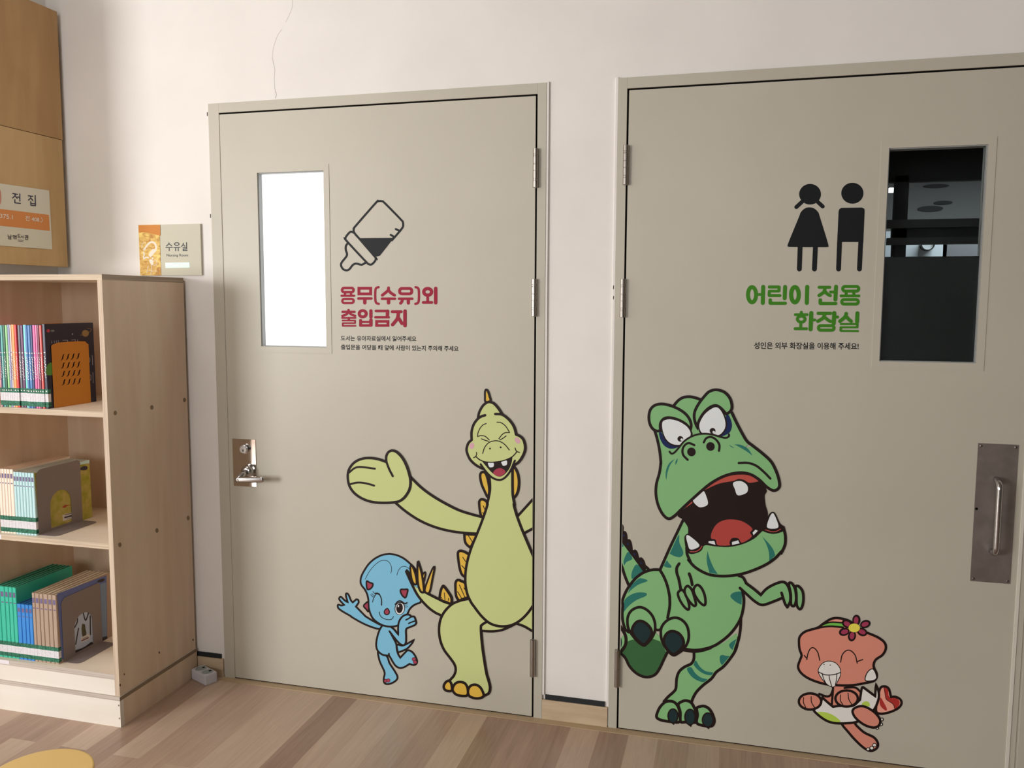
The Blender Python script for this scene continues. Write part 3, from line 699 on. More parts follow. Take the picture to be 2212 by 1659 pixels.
def book(x0, x1, ys, dep, z, h, rgb, label, group, lab=(0.012, 0.075), pagem=None, art=None, k=1.0, yoff=0.0):
    """hardback standing spine to the front: root = cover; children pages, spine_label, spine_title"""
    y0, y1 = ys+yoff, ys+yoff+dep; g = 0.0004; x0 += g; x1 -= g; w = x1-x0; t = min(0.0022, w*0.13)
    cm = mat('cover_%d_%d_%d' % rgb, rgb, k, rough=0.32)
    bm = bmesh.new()
    # rounded spine profile extruded upward
    r = min(w*0.30, 0.003); prof = [(x0, y1), (x0, y0+r)] + [(x0+r-r*math.cos(a_), y0+r-r*math.sin(a_)) for a_ in (0.5, 1.0)] + [(x0+r, y0), (x1-r, y0)] + [(x1-r+r*math.sin(a_), y0+r-r*math.cos(a_)) for a_ in (0.5, 1.0)] + [(x1, y0+r), (x1, y1), (x1-t, y1), (x1-t, y0+t+r), (x0+t, y0+t+r), (x0+t, y1)]
    from mathutils.geometry import tessellate_polygon
    tr = tessellate_polygon([[Vector((p[0], p[1], 0)) for p in prof]])
    A = [bm.verts.new((p[0], p[1], z+0.0004)) for p in prof]; B = [bm.verts.new((p[0], p[1], z+h)) for p in prof]
    for q_ in tr:
        bm.faces.new([A[i] for i in q_]); bm.faces.new([B[i] for i in reversed(q_)])
    for i in range(len(prof)): j = (i+1) % len(prof); bm.faces.new((A[i], A[j], B[j], B[i]))
    bmesh.ops.recalc_face_normals(bm, faces=bm.faces)
    o = link('book', bm, cm); tag(o, label, 'book', group)
    bm = bmesh.new(); box(bm, x0+t+0.0001, x1-t-0.0001, y0+t+r+0.0002, y1-0.003, z+0.003, z+h-0.0012)
    link('pages', bm, pagem or M_PAGE, o)
    if lab:
        a0, a1 = lab; e = 0.0003; hh = a1-a0
        bm = bmesh.new()
        for (f0, f1, mi_) in ((0, .27, 0), (.27, .74, 1), (.74, 1, 0)):
            box(bm, x0-e*0.5, x1+e*0.5, y0-e, y0+0.012, z+a0+hh*f0, z+a0+hh*f1, mi=mi_)
        link('spine_label', bm, [M_GRN, M_WHT], o)
    # printed title marks down the spine
    lum = sum(rgb)/3; tm = mat('title_light', (232, 228, 222), rough=0.5) if lum < 165 else mat('title_dark', (92, 88, 110), rough=0.5)
    bm = bmesh.new(); cx = (x0+x1)/2; zz = z+h*0.93
    if art == 'series':                                   # pale picture block, author marks near the head
        box(bm, cx-w*.30, cx+w*.30, y0-0.0004, y0-0.0001, z+h*.86, z+h*.93); box(bm, cx-w*.25, cx+w*.28, y0-0.0004, y0-0.0001, z+h*.775, z+h*.79)
        link('spine_title', bm, mat('series_mark', (106, 92, 132), rough=0.5), o)
    else:
        box(bm, cx-w*.25, cx+w*.25, y0-0.0004, y0-0.0001, z+h*.66, z+h*.672)
        zz = z+h*.62
        while zz > z+h*.36:
            hh = rnd.uniform(.006, .010); ww = w*rnd.uniform(.16, .32); dx = rnd.uniform(-.08, .08)*w
            box(bm, cx-ww+dx, cx+ww*.2+dx, y0-0.0004, y0-0.0001, zz-hh*.35, zz); box(bm, cx-ww*.2+dx, cx+ww+dx, y0-0.0004, y0-0.0001, zz-hh, zz-hh*.6); zz -= hh*1.35
        box(bm, cx-w*.2, cx+w*.2, y0-0.0004, y0-0.0001, z+h*.20, z+h*.215)
        link('spine_title', bm, tm, o)
    return o
# top row
r1 = [(-12, (222, 150, 160), 'rose pink'), (15, (42, 66, 92), 'slate navy'), (40, (92, 168, 160), 'teal'), (80, (48, 92, 70), 'bottle green'), (125, (140, 196, 130), 'light green'),
      (166, (136, 138, 176), 'lavender'), (208, (208, 188, 178), 'cream'), (238, (226, 146, 78), 'orange'), (292, (208, 62, 70), 'red'), (330, (96, 100, 108), 'grey'), (378, (92, 40, 84), 'plum'),
      (430, (104, 196, 184), 'turquoise'), (492, (52, 104, 160), 'mid blue'), (542, (70, 118, 172), 'denim blue'), (590, (44, 52, 98), 'dark navy'), (630, (196, 84, 140), 'magenta'), (682, (206, 120, 160), 'pink'), (714, (106, 34, 56), 'maroon'), (752, (206, 84, 78), 'coral red'), (796, None, '')]
xs_of = lambda c: aY(c/8.292, 790, yf+0.020).x
ys1 = yf+0.018
ht1 = aY(50, 702, ys1).z - Z1
for i, (c0, rgb, nm) in enumerate(r1[:-1]):
    xa, xb = xs_of(c0), xs_of(r1[i+1][0])
    if xa < BXL+T+0.001: continue
    off = 0.004 if nm in ('grey', 'plum', 'turquoise') else (0.0 if c0 < 330 else -0.004)
    book(xa, xb, ys1, 0.205, Z1, ht1+rnd.uniform(-.002, .001), rgb, 'thin %s picture book on the top shelf with a green and white spine band' % nm, 'picture books on the top shelf', lab=(0.006, 0.066), k=1.25, yoff=off)
xa = xs_of(796)
bb_x = Vector((xs_of(796)+0.0135, 0, 0))                                          # foot of the orange bookend
cov_x = bb_x.x
y_end = aX(206, 790, cov_x).y
bk = book(xa, cov_x, ys1-0.002, y_end-ys1, Z1, ht1+0.004, (24, 24, 52), 'black space picture book with a ringed planet on its cover behind the orange bookend', 'picture books on the top shelf', lab=(0.006, 0.066))
BKC = (0, 580, 4.608)
cov = lambda px, py, off: aX(px, py, cov_x-0.0003+off)
a = Art(cov, base=0.0003).crop(BKC); a.begin()
m_pl = mat('planet', (150, 122, 76), rough=0.5)
a.ell(850, 645, 34, 34, m_pl); a.line([(800, 665), (850, 655), (905, 620), (900, 600), (870, 600)], 0.8, m_pl)
a.ell(722, 653, 7, 7, mat('star', (170, 180, 190), rough=0.5)); a.ell(480, 620, 17, 16, mat('badge_red', (190, 50, 80), rough=0.5)); a.ell(523, 620, 20, 10, mat('badge_grey', (120, 130, 125), rough=0.5))
m_ct = mat('cover_title', (176, 180, 196), rough=0.5)
for pts in ([(515, 720), (516, 745)], [(540, 720), (541, 742)], [(560, 718), (561, 742)], [(580, 716), (581, 740)], [(625, 715), (672, 713), (673, 730)], [(712, 712), (750, 709), (748, 728)], [(772, 706), (773, 728)],
            [(918, 865), (922, 960)], [(925, 1035), (928, 1140)], [(890, 1060), (905, 1062), (905, 1110), (893, 1112)]): a.line(pts, 0.9, m_ct, smooth=False)
a.line([(880, 880), (895, 900), (893, 925), (882, 945)], 0.9, m_ct)
a.fill([(460, 1000), (480, 950), (520, 945), (530, 1050), (465, 1058)], mat('cover_green', (84, 150, 60), rough=0.5))
a.end('cover_art', bk)
# second row
r2 = [(-10, 0), (55, 0), (110, 0), (168, 0), (222, 0), (290, 1), (345, 1), (405, 1), (465, 1), (522, 1), (580, 1), (640, 1), (700, None)]
ys2 = yf+0.018
xs2 = lambda c: aY(c/9.215, 1090, ys2).x
hA = aY(15, 1013.5, ys2).z-Z2; hB = aY(60, 1021.5, ys2).z-Z2
seq = [c for c in r2 if c[1] is not None]; n2 = len(seq)
for i, (c0, kind) in enumerate(seq):
    xa, xb = xs2(c0), xs2(r2[i+1][0])
    if xa < BXL+T+0.001: continue
    nxt = n2-i
    if i == n2-1: lbl = 'pale blue picture book touching the grey bookend, olive landscape cover, middle shelf'
    else: lbl = '%s picture book on the middle shelf, %s to the left of the grey bookend' % ('pale blue' if kind else 'cream', ORD[nxt-1])
    bo = book(xa, xb, ys2, 0.258, Z2, hB if kind else hA, (176, 208, 210) if kind else (232, 212, 196), lbl, 'series books on the middle shelf', lab=(0.006, 0.062), pagem=M_PAGEO, art='series', k=1.2)
    last2 = bo
cx2 = xs2(700)
y2e = aX(199, 1060, cx2).y
def clampz(p, z): return Vector((p.x, p.y, max(p.z, z)))
a = Art(lambda px, py, off: clampz(aX(px, py, cx2+off), Z2+0.001), base=0.0003).crop((60, 980, 8.29)); a.begin()
m_ol = noise_mat('olive_cover', (150, 150, 40), (188, 170, 96), scale=(1, 14, 14), nscale=2.5, detail=5, rough=0.5)
bm_ = a.bm
a.fill([(112, 348), (1105, 170), (1162, 1225), (215, 1462)], m_ol, smooth=False)
a.fill([(940, 260), (990, 225), (1050, 222), (1072, 255), (1040, 295), (945, 296)], mat('cover_ink', (44, 36, 60), rough=0.5))
a.fill([(620, 950), (640, 935), (670, 915), (710, 918), (780, 925), (710, 935), (670, 965), (630, 968)], mat('cover_fish', (160, 60, 20), rough=0.5))
a.fill([(618, 1100), (790, 1050), (800, 1160), (630, 1210)], mat('barcode_white', (214, 208, 200), rough=0.6), smooth=False)
m_bc = mat('barcode_dark', (70, 66, 80), rough=0.6)
a.line([(660, 1100), (780, 1068)], 1.4, m_bc, smooth=False, cap=False); a.line([(655, 1145), (785, 1112)], 3.6, m_bc, smooth=False, cap=False); a.line([(690, 1172), (780, 1150)], 0.8, m_bc, smooth=False, cap=False)
a.end('front_cover', last2)
# bottom row
r3 = [(-30, 'g'), (30, 'g'), (100, 'g'), (158, 'g'), (215, 'g'), (270, 'b'), (332, 'b'), (392, 'b'), (446, 'b'), (500, 'n'), (548, 'n'), (612, 'n'), (668, 'n'), (738, 'n'), (800, 'n'), (862, None)]
ys3 = yf+0.018
xs3 = lambda c: aY(c/6.913, 1370, ys3).x
hg = aY(20, 1268.5, ys3).z-Z3; hb = aY(55, 1306.5, ys3).z-Z3; hn = aY(100, 1284, ys3).z-Z3
RG = {'g': ((52, 176, 148), 'teal green', hg, 'first'), 'b': ((46, 124, 196), 'bright blue', hb, ''), 'n': ((158, 136, 118), 'brown', hn, '')}
for i, (c0, kd) in enumerate(r3[:-1]):
    xa, xb = xs3(c0), xs3(r3[i+1][0])
    if xa < BXL+T+0.001: continue
    same = [j for j, q_ in enumerate(r3[:-1]) if q_[1] == kd]; fromright = len(same)-1-same.index(i)
    rgb, nm, hh, _ = RG[kd]
    if kd == 'n' and fromright == 0: lbl = 'brown book with a blue winter cover against the grey bookend, bottom shelf'
    else: lbl = '%s book on the bottom shelf, %s from the right among the %s ones' % (nm, ORD[fromright], nm)
    bo = book(xa, xb, ys3, 0.26 if kd != 'b' else 0.23, Z3, hh, rgb, lbl, 'series books on the bottom shelf', lab=(0.006, 0.060), pagem={'g': M_PAGEG, 'b': mat('pages_blue', (40, 70, 120), rough=.8), 'n': None}[kd], art='series', k=1.2)
    last3 = bo
cx3 = xs3(862)
a = Art(lambda px, py, off: clampz(aX(px, py, cx3+off), Z3+0.001), base=0.0003).crop((100, 1230, 7.54)); a.begin()
a.fill([(175, 395), (980, 95), (992, 1150), (255, 1470)], mat('winter_blue', (92, 108, 168), rough=0.4), smooth=False)
a.fill([(430, 760), (760, 640), (770, 1260), (450, 1420)], mat('winter_pale', (176, 190, 212), rough=0.4), smooth=False)
a.fill([(880, 240), (975, 210), (985, 1080), (915, 1110)], mat('winter_grey', (120, 142, 170), rough=0.4), smooth=False)
m_tr = mat('tree_dark', (40, 34, 40), rough=0.5)
for p_ in ([(510, 800), (500, 870), (460, 950)], [(525, 960), (500, 1100), (480, 1220)], [(600, 700), (640, 830), (690, 700)], [(620, 900), (640, 1060)], [(715, 760), (720, 1060)]): a.line(p_, 2.6, m_tr)
a.fill([(600, 880), (650, 1010), (640, 1080), (590, 1090), (575, 950)], mat('tree_olive', (74, 70, 44), rough=0.5))
a.fill([(460, 1330), (560, 1290), (640, 1250), (745, 1180), (750, 1300), (460, 1430)], m_tr)
a.fill([(565, 1110), (705, 1045), (708, 1130), (568, 1190)], mat('barcode_white', (214, 208, 200)), smooth=False); a.line([(572, 1165), (690, 1110)], 2.6, mat('barcode_red', (110, 70, 90)), smooth=False, cap=False); a.line([(590, 1130), (680, 1090)], 1.0, m_bc, smooth=False, cap=False)
a.fill([(835, 185), (900, 155), (950, 150), (930, 195), (850, 210)], m_tr); a.fill([(905, 1120), (985, 1090), (988, 1140), (920, 1180)], m_tr)
a.end('front_cover', last3)

# ---- bookends
def bookend(x, yz, hole_loops, base, m, label, th=0.0012):
    """yz outline of the upright plate in plane x; base = (y0,y1,x1,z) foot plate"""
    z = base[3]; r = empty('bookend', (x, (base[0]+base[1])/2, z)); tag(r, label, 'bookend', None)
    bm = bmesh.new(); prism_x(bm, yz, x, x+th, holes=hole_loops); link('upright_plate', bm, m, r)
    y0, y1, x1, _ = base; c_ = min(0.02, (x1-x)/3)
    out = [(x, y0), (x1-c_, y0)] + [(x1-c_+c_*math.sin(t), y0+c_-c_*math.cos(t)) for t in (0.4, 0.8, 1.2)] + [(x1, y0+c_), (x1, y1-c_)] + [(x1-c_+c_*math.cos(t), y1-c_+c_*math.sin(t)) for t in (0.4, 0.8, 1.2)] + [(x1-c_, y1), (x, y1)]
    bm = bmesh.new(); A = [bm.verts.new((p, q_, z+0.0003)) for p, q_ in out]; B = [bm.verts.new((p, q_, z+0.0015)) for p, q_ in out]
    bm.faces.new(A[::-1]); bm.faces.new(B)
    for i in range(len(out)): j = (i+1) % len(out); bm.faces.new((A[i], A[j], B[j], B[i]))
    link('foot_plate', bm, m, r)
    return r
M_OB = mat('orange_enamel', (206, 134, 40), rough=0.45)
M_GB = mat('grey_enamel', (128, 118, 116), rough=0.5)
# orange one with rows of curled slots
X1 = cov_x+0.0012
yz = lambda px, py, X: (aX(px, py, X).y, aX(px, py, X).z)
pr = [yz(117.5, 879, X1), yz(110.5, 748, X1), yz(112, 745, X1), yz(125, 740, X1), yz(150, 738, X1), yz(170, 737, X1), yz(184, 737.5, X1), yz(186, 740.5, X1), yz(189.5, 744, X1), yz(196, 868.5, X1)]
ym = min(p[0] for p in pr[:2]); yM = pr[-1][0]
pr = [(ym, Z1+0.0004)] + [(max(p[0], ym), p[1]) for p in pr[1:-1]] + [(yM, Z1+0.0004)]
pr[1] = (ym, pr[1][1]); pr[-2] = (yM, pr[-2][1])
zC = (100, 690, 7.9)
ho = []
for r_ in range(4):
    for c_ in range(4):
        gx, gy = 272+c_*88+r_*7, 640+r_*142-c_*6
        S_ = [(32, -46), (10, -40), (2, -10), (-8, 20), (-18, 44), (-40, 66), (-10, 58), (6, 40), (16, 10), (24, -22)]
        S_ = [(38, -50), (8, -42), (-4, -6), (-12, 34), (-40, 62), (-6, 52), (16, 24), (22, -20)]
        ho.append([yz(zC[0]+(gx+u)/zC[2], zC[1]+(gy+v_)/zC[2], X1) for u, v_ in S_])
zc_ = aX(140, 870, X1)
bookend(X1, pr, ho, (ym+0.0, yM, X1+0.0035, Z1), M_OB, 'orange metal bookend with rows of curled slots on the top shelf')
def grey_end(X, crop, quad, arch, Z, basepts, label):
    P = lambda c: yz(crop[0]+c[0]/crop[2], crop[1]+c[1]/crop[2], X)
    (bl, tl1, tl2, tr1, tr2, br) = [P(c) for c in quad]
    y0 = (bl[0]+tl1[0])/2; y1 = (tr2[0]+br[0])/2; zt_ = (tl2[1]+tr1[1])/2; rr = 0.022
    out = [(y0, Z+0.0004), (y0, zt_-rr)] + [(y0+rr-rr*math.cos(t), zt_-rr+rr*math.sin(t)) for t in (0.4, 0.8, 1.2)] + [(y0+rr, zt_), (y1-rr*.6, zt_)] + [(y1-rr*.6+rr*.6*math.sin(t), zt_-rr*.6+rr*.6*math.cos(t)) for t in (0.4, 0.8, 1.2)] + [(y1, zt_-rr*.6), (y1, Z+0.0004)]
    a_ = [P(c) for c in arch]; hy0 = a_[0][0]; hy1 = a_[1][0]; hz0 = Z+0.010; hzt = a_[2][1]; rad_ = (hy1-hy0)/2; cyy = (hy0+hy1)/2
    hl = [(hy0, hz0), (hy1, hz0)] + [(cyy+rad_*math.cos(t), hzt-rad_+rad_*math.sin(t)) for t in [math.pi*k/12 for k in range(13)]]
    bx = aZ(crop[0]+basepts[0]/crop[2], crop[1]+basepts[1]/crop[2], Z).x
    return bookend(X, out, [hl], (y0, y1, max(bx, X+0.05), Z), M_GB, label)
grey_end(cx2+0.0012, (60, 980, 8.29), [(215, 1490), (135, 390), (240, 240), (850, 155), (905, 200), (1010, 1240)], [(395, 900), (775, 850), (600, 640)], Z2, (430, 1515), 'grey metal bookend with an arched opening on the middle shelf')
grey_end(cx3+0.0012, (100, 1230, 7.54), [(290, 1540), (240, 560), (300, 440), (860, 225), (880, 280), (905, 1180)], [(450, 900), (745, 760), (650, 680)], Z3, (560, 1530), 'grey metal bookend with an arched opening on the bottom shelf')
# shelf-edge labels
for (x0, x1, z0, z1, lb) in ((-30, 3.5, Z2-0.017, Z2-0.001, 'small white label on the edge of the middle shelf'), (-30, 20, Z3-0.015, Z3-0.001, 'small white label on the edge of the bottom shelf')):
    p, q_ = aY(x0, 1170, yf).x, aY(x1, 1170 if z0 > .3 else 1430, yf).x
    bm = bmesh.new(); box(bm, p, q_, yf-0.0006, yf-0.0001, z0, z1); tag(link('edge_label', bm, mat('label_paper', (228, 222, 226), rough=0.6)), lb, 'label')

# ================================================================== WHITE MULTI SOCKET
F_, Lf, Rt_ = aZ(444, 1482.5, 0), aZ(420.5, 1464, 0), aZ(470, 1472.5, 0)
ux = (Rt_-F_); uy = (Lf-F_); ang = math.atan2(ux.y, ux.x); la = ux.length; lb = (uy).length
hs = 0.040
print('socket', la, lb, math.degrees(ang), math.degrees(math.atan2(uy.y, uy.x)))
so = empty('multi_socket', ((Lf.x+Rt_.x)/2, (Lf.y+Rt_.y)/2, 0)); tag(so, 'white two-way socket adapter on the floor beside the bookcase', 'socket adapter')
M_SO = mat('white_plastic', (206, 203, 208), rough=0.4)
bm = bmesh.new(); box(bm, 0, la, 0, lb, 0, hs, bev=0.0045)
Rz = Matrix.Rotation(ang, 4, 'Z'); bm.transform(Matrix.Translation(F_) @ Rz); link('adapter_body', bm, M_SO, so)
for k in (0.27, 0.73):
    bm = bmesh.new(); r_ = min(la*.43, lb*.215); cxy = (la*.5, lb*k)
    # recessed round well drawn as a ring with a lower floor
    n_ = 28; rg = []
    for (rr, zz) in ((r_*1.05, hs+0.0003), (r_, hs+0.0012), (r_*0.93, hs+0.0003)): rg.append([bm.verts.new((cxy[0]+rr*1.05*math.cos(2*math.pi*i/n_), cxy[1]+rr*math.sin(2*math.pi*i/n_), zz)) for i in range(n_)])
    for A, B in zip(rg, rg[1:]):
        for i in range(n_): bm.faces.new((A[i], A[(i+1) % n_], B[(i+1) % n_], B[i]))
    bm.transform(Matrix.Translation(F_) @ Rz); link('socket_rim', bm, M_SO, so)
    bm = bmesh.new(); f = bm.faces.new([bm.verts.new((cxy[0]+r_*0.95*math.cos(2*math.pi*i/n_), cxy[1]+r_*0.93*math.sin(2*math.pi*i/n_), hs+0.0004)) for i in range(n_)]); bm.transform(Matrix.Translation(F_) @ Rz); link('socket_well', bm, mat('well_grey', (150, 158, 156), rough=0.5), so)
    bm = bmesh.new(); box(bm, cxy[0]+r_*.3, cxy[0]+r_*.75, cxy[1]-r_*.2, cxy[1]+r_*.2, hs+0.0004, hs+0.0012); bm.transform(Matrix.Translation(F_) @ Rz); link('pin_hole', bm, M_GAP, so)

# ================================================================== YELLOW STOOL in the near left corner
zt_ = 0.28; ctr = aZ(84, 1673, zt_); rS = 0.122
rim = aZ(203.5, 1662, zt_); 
st = empty('yellow_stool', (ctr.x, ctr.y, 0)); tag(st, 'small round yellow stool at the lower left corner', 'stool')
bm = bmesh.new(); tube(bm, [(ctr.x, ctr.y, zt_-0.03), (ctr.x, ctr.y, zt_-0.026), (ctr.x, ctr.y, zt_-0.004), (ctr.x, ctr.y, zt_-0.001), (ctr.x, ctr.y, zt_)], [rS-0.004, rS, rS, rS-0.001, rS-0.004], 72)
link('seat', bm, mat('yellow_laminate', (240, 203, 128), rough=0.5), st)
for k in range(4):
    t = math.pi/4+k*math.pi/2; bm = bmesh.new()
    tube(bm, [(ctr.x+math.cos(t)*rS*.62, ctr.y+math.sin(t)*rS*.62, zt_-0.03), (ctr.x+math.cos(t)*rS*.9, ctr.y+math.sin(t)*rS*.9, 0.0)], [0.014, 0.010], 14); link('leg', bm, M_PLY, st)
# ================================================================== VINYL LETTERING AND PICTOGRAMS ON THE DOORS
HC = (720, 420, 4.741); PC = (1590, 380, 4.147)
BLK = mat('vinyl_black', (20, 22, 24), rough=0.5, spec=0.2)
a = Art(on_door, base=0.0003).crop(HC)
a.begin(); w_ = 4.6
bt = empty('baby_bottle_sticker', aY(805, 510, 0)); tag(bt, 'black outlined baby bottle sticker, half filled, on the left door', 'sticker')
a.line([(262, 448), (225, 408), (208, 375), (212, 345), (235, 315), (430, 92), (460, 70), (500, 70), (530, 92), (690, 255), (712, 285), (714, 325), (690, 365), (600, 470)], w_, BLK)
a.fill([(258, 447, 1), (602, 444, 1), (660, 395, 1), (500, 600), (475, 628), (443, 637, 1), (420, 628, 1)], BLK)
a.line([(683, 375), (640, 355)], w_, BLK); a.line([(628, 438), (588, 414)], w_, BLK)
a.line([(215, 395), (195, 385), (170, 386), (135, 425), (124, 450), (135, 475), (330, 685), (365, 715), (395, 715), (428, 680), (434, 655), (425, 638), (215, 395)], w_, BLK)
a.line([(150, 495), (128, 530), (128, 570), (140, 610), (130, 640), (90, 690), (78, 725), (100, 765), (135, 778), (165, 765), (200, 722), (235, 708), (290, 720), (335, 695)], w_, BLK)
a.end('bottle_outline', bt)
def glyphs(name, crop, m, groups, label, at, step=0.00002):
    a = Art(on_door, base=0.0003, step=step).crop(crop); a.begin()
    e = empty(name, at); tag(e, label, 'lettering')
    k = crop[2]
    for g_ in groups:
        pts, w = g_[0], g_[1]; cl = len(g_) > 2 and g_[2]
        if cl == 'ring': a.line(pts, w/k, m, closed=True, smooth=False)
        elif cl == 'box': a.line(pts, w/k, m, closed=True, smooth=False)
        elif cl == 'curve': a.line(pts, w/k, m)
        else: a.line([(x, y) for x, y in pts], w/k, m, smooth=False)
    return a, e
def rr(x0, y0, x1, y1, r=12):   # rounded rectangle centre line
    o = []
    for cx, cy, a0 in ((x1-r, y0+r, -90), (x1-r, y1-r, 0), (x0+r, y1-r, 90), (x0+r, y0+r, 180)):
        for t in (0, 30, 60, 90): o.append((cx+r*math.cos(math.radians(a0+t)), cy+r*math.sin(math.radians(a0+t))))
    q = [p for i, p in enumerate(o) if math.hypot(p[0]-o[i-1][0], p[1]-o[i-1][1]) > 1.5]
    return q
def ring(cx, cy, rx, ry): return [(cx+rx*math.cos(2*math.pi*k/36), cy+ry*math.sin(2*math.pi*k/36)) for k in range(36)]
RED = mat('vinyl_red', (158, 28, 54), k=0.95, rough=0.55, spec=0.2)
G1 = [
 (rr(90, 958, 207, 1001, 20), 27, 'ring'), ([(122, 1005), (116, 1034)], 24), ([(178, 1005), (184, 1034)], 24), ([(84, 1038), (214, 1038)], 23), (rr(92, 1070, 208, 1112, 20), 24, 'ring'),
 ([(262, 961), (382, 961), (382, 1019), (262, 1019)], 30, 'box'), ([(256, 1066), (390, 1066)], 26), ([(322, 1070), (322, 1110)], 36),
 ([(463, 950), (441, 958), (430, 985), (430, 1080), (441, 1112), (465, 1121)], 24, 'curve'),
 ([(565, 957), (558, 985), (502, 1032)], 30, 'curve'), ([(568, 985), (588, 1008), (626, 1032)], 30, 'curve'), ([(498, 1068), (632, 1068)], 26), ([(565, 1072), (565, 1110)], 36),
 (rr(678, 963, 803, 1018, 24), 30, 'ring'), ([(672, 1068), (808, 1068)], 26), ([(708, 1075), (700, 1100), (688, 1114)], 30, 'curve'), ([(768, 1072), (768, 1112)], 34),
 ([(842, 950), (864, 958), (875, 985), (875, 1080), (864, 1112), (840, 1121)], 24, 'curve'),
 (ring(966, 998, 40, 34), 34, 'ring'), ([(966, 1035), (966, 1090)], 28), ([(920, 1106), (1008, 1106)], 28), ([(1048, 962), (1048, 1110)], 35),
]
G2 = [
 ([(155, 1184), (155, 1200)], 26), ([(94, 1202), (216, 1202)], 24), ([(155, 1205), (130, 1230), (92, 1243)], 24, 'curve'), ([(160, 1208), (185, 1230), (222, 1243)], 24, 'curve'), ([(90, 1264), (225, 1264)], 19), ([(158, 1264), (158, 1285)], 24),
 ([(94, 1292), (218, 1292)], 17), ([(222, 1292), (222, 1316)], 17), ([(98, 1318), (222, 1318)], 17), ([(96, 1318), (96, 1344)], 17), ([(96, 1346), (226, 1346)], 17),
 (ring(300, 1222, 36, 32), 30, 'ring'), ([(384, 1192), (384, 1256)], 33), ([(278, 1288), (278, 1338)], 28), ([(384, 1286), (384, 1338)], 34), ([(280, 1306), (384, 1306)], 22), ([(276, 1342), (386, 1342)], 26),
 ([(436, 1194), (552, 1194)], 27), ([(555, 1196), (552, 1240)], 34), ([(430, 1258), (566, 1258)], 24), ([(442, 1300), (558, 1300), (558, 1342), (442, 1342)], 27, 'box'),
 ([(602, 1201), (694, 1201)], 29), ([(665, 1210), (655, 1270), (606, 1334)], 34, 'curve'), ([(668, 1268), (684, 1294), (702, 1322)], 33, 'curve'), ([(733, 1194), (733, 1344)], 35),
]
a, e = glyphs('red_heading', HC, RED, G1+G2, 'large red Korean heading of two lines on the left door', aY(830, 670, 0))
a.end('red_letters', e)
a = Art(on_door, base=0.0003).crop(HC); a.begin()
e = empty('small_notice', aY(860, 745, 0)); tag(e, 'two small black lines of Korean text under the red heading', 'lettering')
put_text(a, '도서는 유아자료실에서 읽어주세요', BLK, a.px((76, 1446)), a.px((850, 1452)), a.px((76, 1500)), bold=0.020)
put_text(a, '출입문을 여닫을 때 앞에 사람이 있는지 주의해 주세요', BLK, a.px((78, 1535)), a.px((1282, 1552)), a.px((78, 1590)), bold=0.020)
a.end('black_letters', e)
GRNV = mat('vinyl_green', (62, 132, 26), k=1.0, rough=0.55, spec=0.2)
G3 = [
 (ring(143, 1064, 36, 68), 36, 'ring'), ([(192, 1062), (238, 1062)], 24), ([(243, 994), (239, 1138)], 37),
 ([(298, 995), (382, 995)], 28), ([(386, 996), (384, 1030)], 28), ([(300, 1032), (384, 1032)], 24), ([(298, 1034), (296, 1068)], 28), ([(298, 1072), (392, 1072)], 28), ([(439, 994), (435, 1096)], 36), ([(306, 1112), (306, 1138)], 32), ([(308, 1141), (440, 1141)], 30),
 (ring(527, 1064, 34, 68), 38, 'ring'), ([(637, 994), (633, 1138)], 37),
 ([(744, 998), (838, 998)], 28), ([(796, 1002), (786, 1040), (744, 1071)], 31, 'curve'), ([(800, 1040), (818, 1058), (842, 1072)], 30, 'curve'), ([(846, 1040), (892, 1040)], 26), ([(895, 992), (889, 1108)], 35), ([(754, 1112), (754, 1140)], 32), ([(756, 1143), (892, 1143)], 30),
 (rr(955, 990, 1098, 1032, 20), 27, 'ring'), ([(988, 1035), (984, 1070)], 26), ([(1052, 1035), (1056, 1070)], 26), ([(940, 1075), (1100, 1075)], 25), (rr(946, 1108, 1094, 1148, 20), 27, 'ring'),
 ([(584, 1222), (584, 1240)], 28), ([(530, 1243), (636, 1243)], 25), (ring(583, 1283, 34, 27), 27, 'ring'), ([(580, 1318), (578, 1360)], 26), ([(528, 1369), (630, 1369)], 26), ([(673, 1228), (667, 1374)], 37), ([(680, 1290), (704, 1290)], 26),
 ([(735, 1231), (846, 1231)], 28), ([(792, 1238), (780, 1272), (732, 1302)], 31, 'curve'), ([(800, 1272), (820, 1290), (845, 1304)], 29, 'curve'), ([(879, 1228), (874, 1322)], 36), ([(885, 1264), (908, 1264)], 27), (rr(738, 1342, 876, 1382, 18), 28, 'ring'),
 ([(986, 1234), (975, 1264), (930, 1302)], 32, 'curve'), ([(990, 1264), (1008, 1284), (1030, 1302)], 31, 'curve'), ([(1086, 1230), (1083, 1306)], 35), ([(938, 1327), (1086, 1327)], 19), ([(1086, 1328), (1084, 1352)], 22), ([(940, 1356), (1086, 1356)], 18), ([(938, 1358), (936, 1384)], 22), ([(940, 1388), (1090, 1390)], 19),
]
a, e = glyphs('green_heading', PC, GRNV, G3, 'large green Korean heading of two lines on the right door', aY(1735, 665, 0))
a.end('green_letters', e)
a = Art(on_door, base=0.0003).crop(PC); a.begin()
e = empty('small_notice', aY(1740, 746, 0)); tag(e, 'one small black line of Korean text under the green heading', 'lettering')
BLK2 = BLK
put_text(a, '성인은 외부 화장실을 이용해 주세요!', BLK, a.px((160, 1488)), a.px((1098, 1495)), a.px((160, 1550)), bold=0.020)
a.end('black_letters', e)
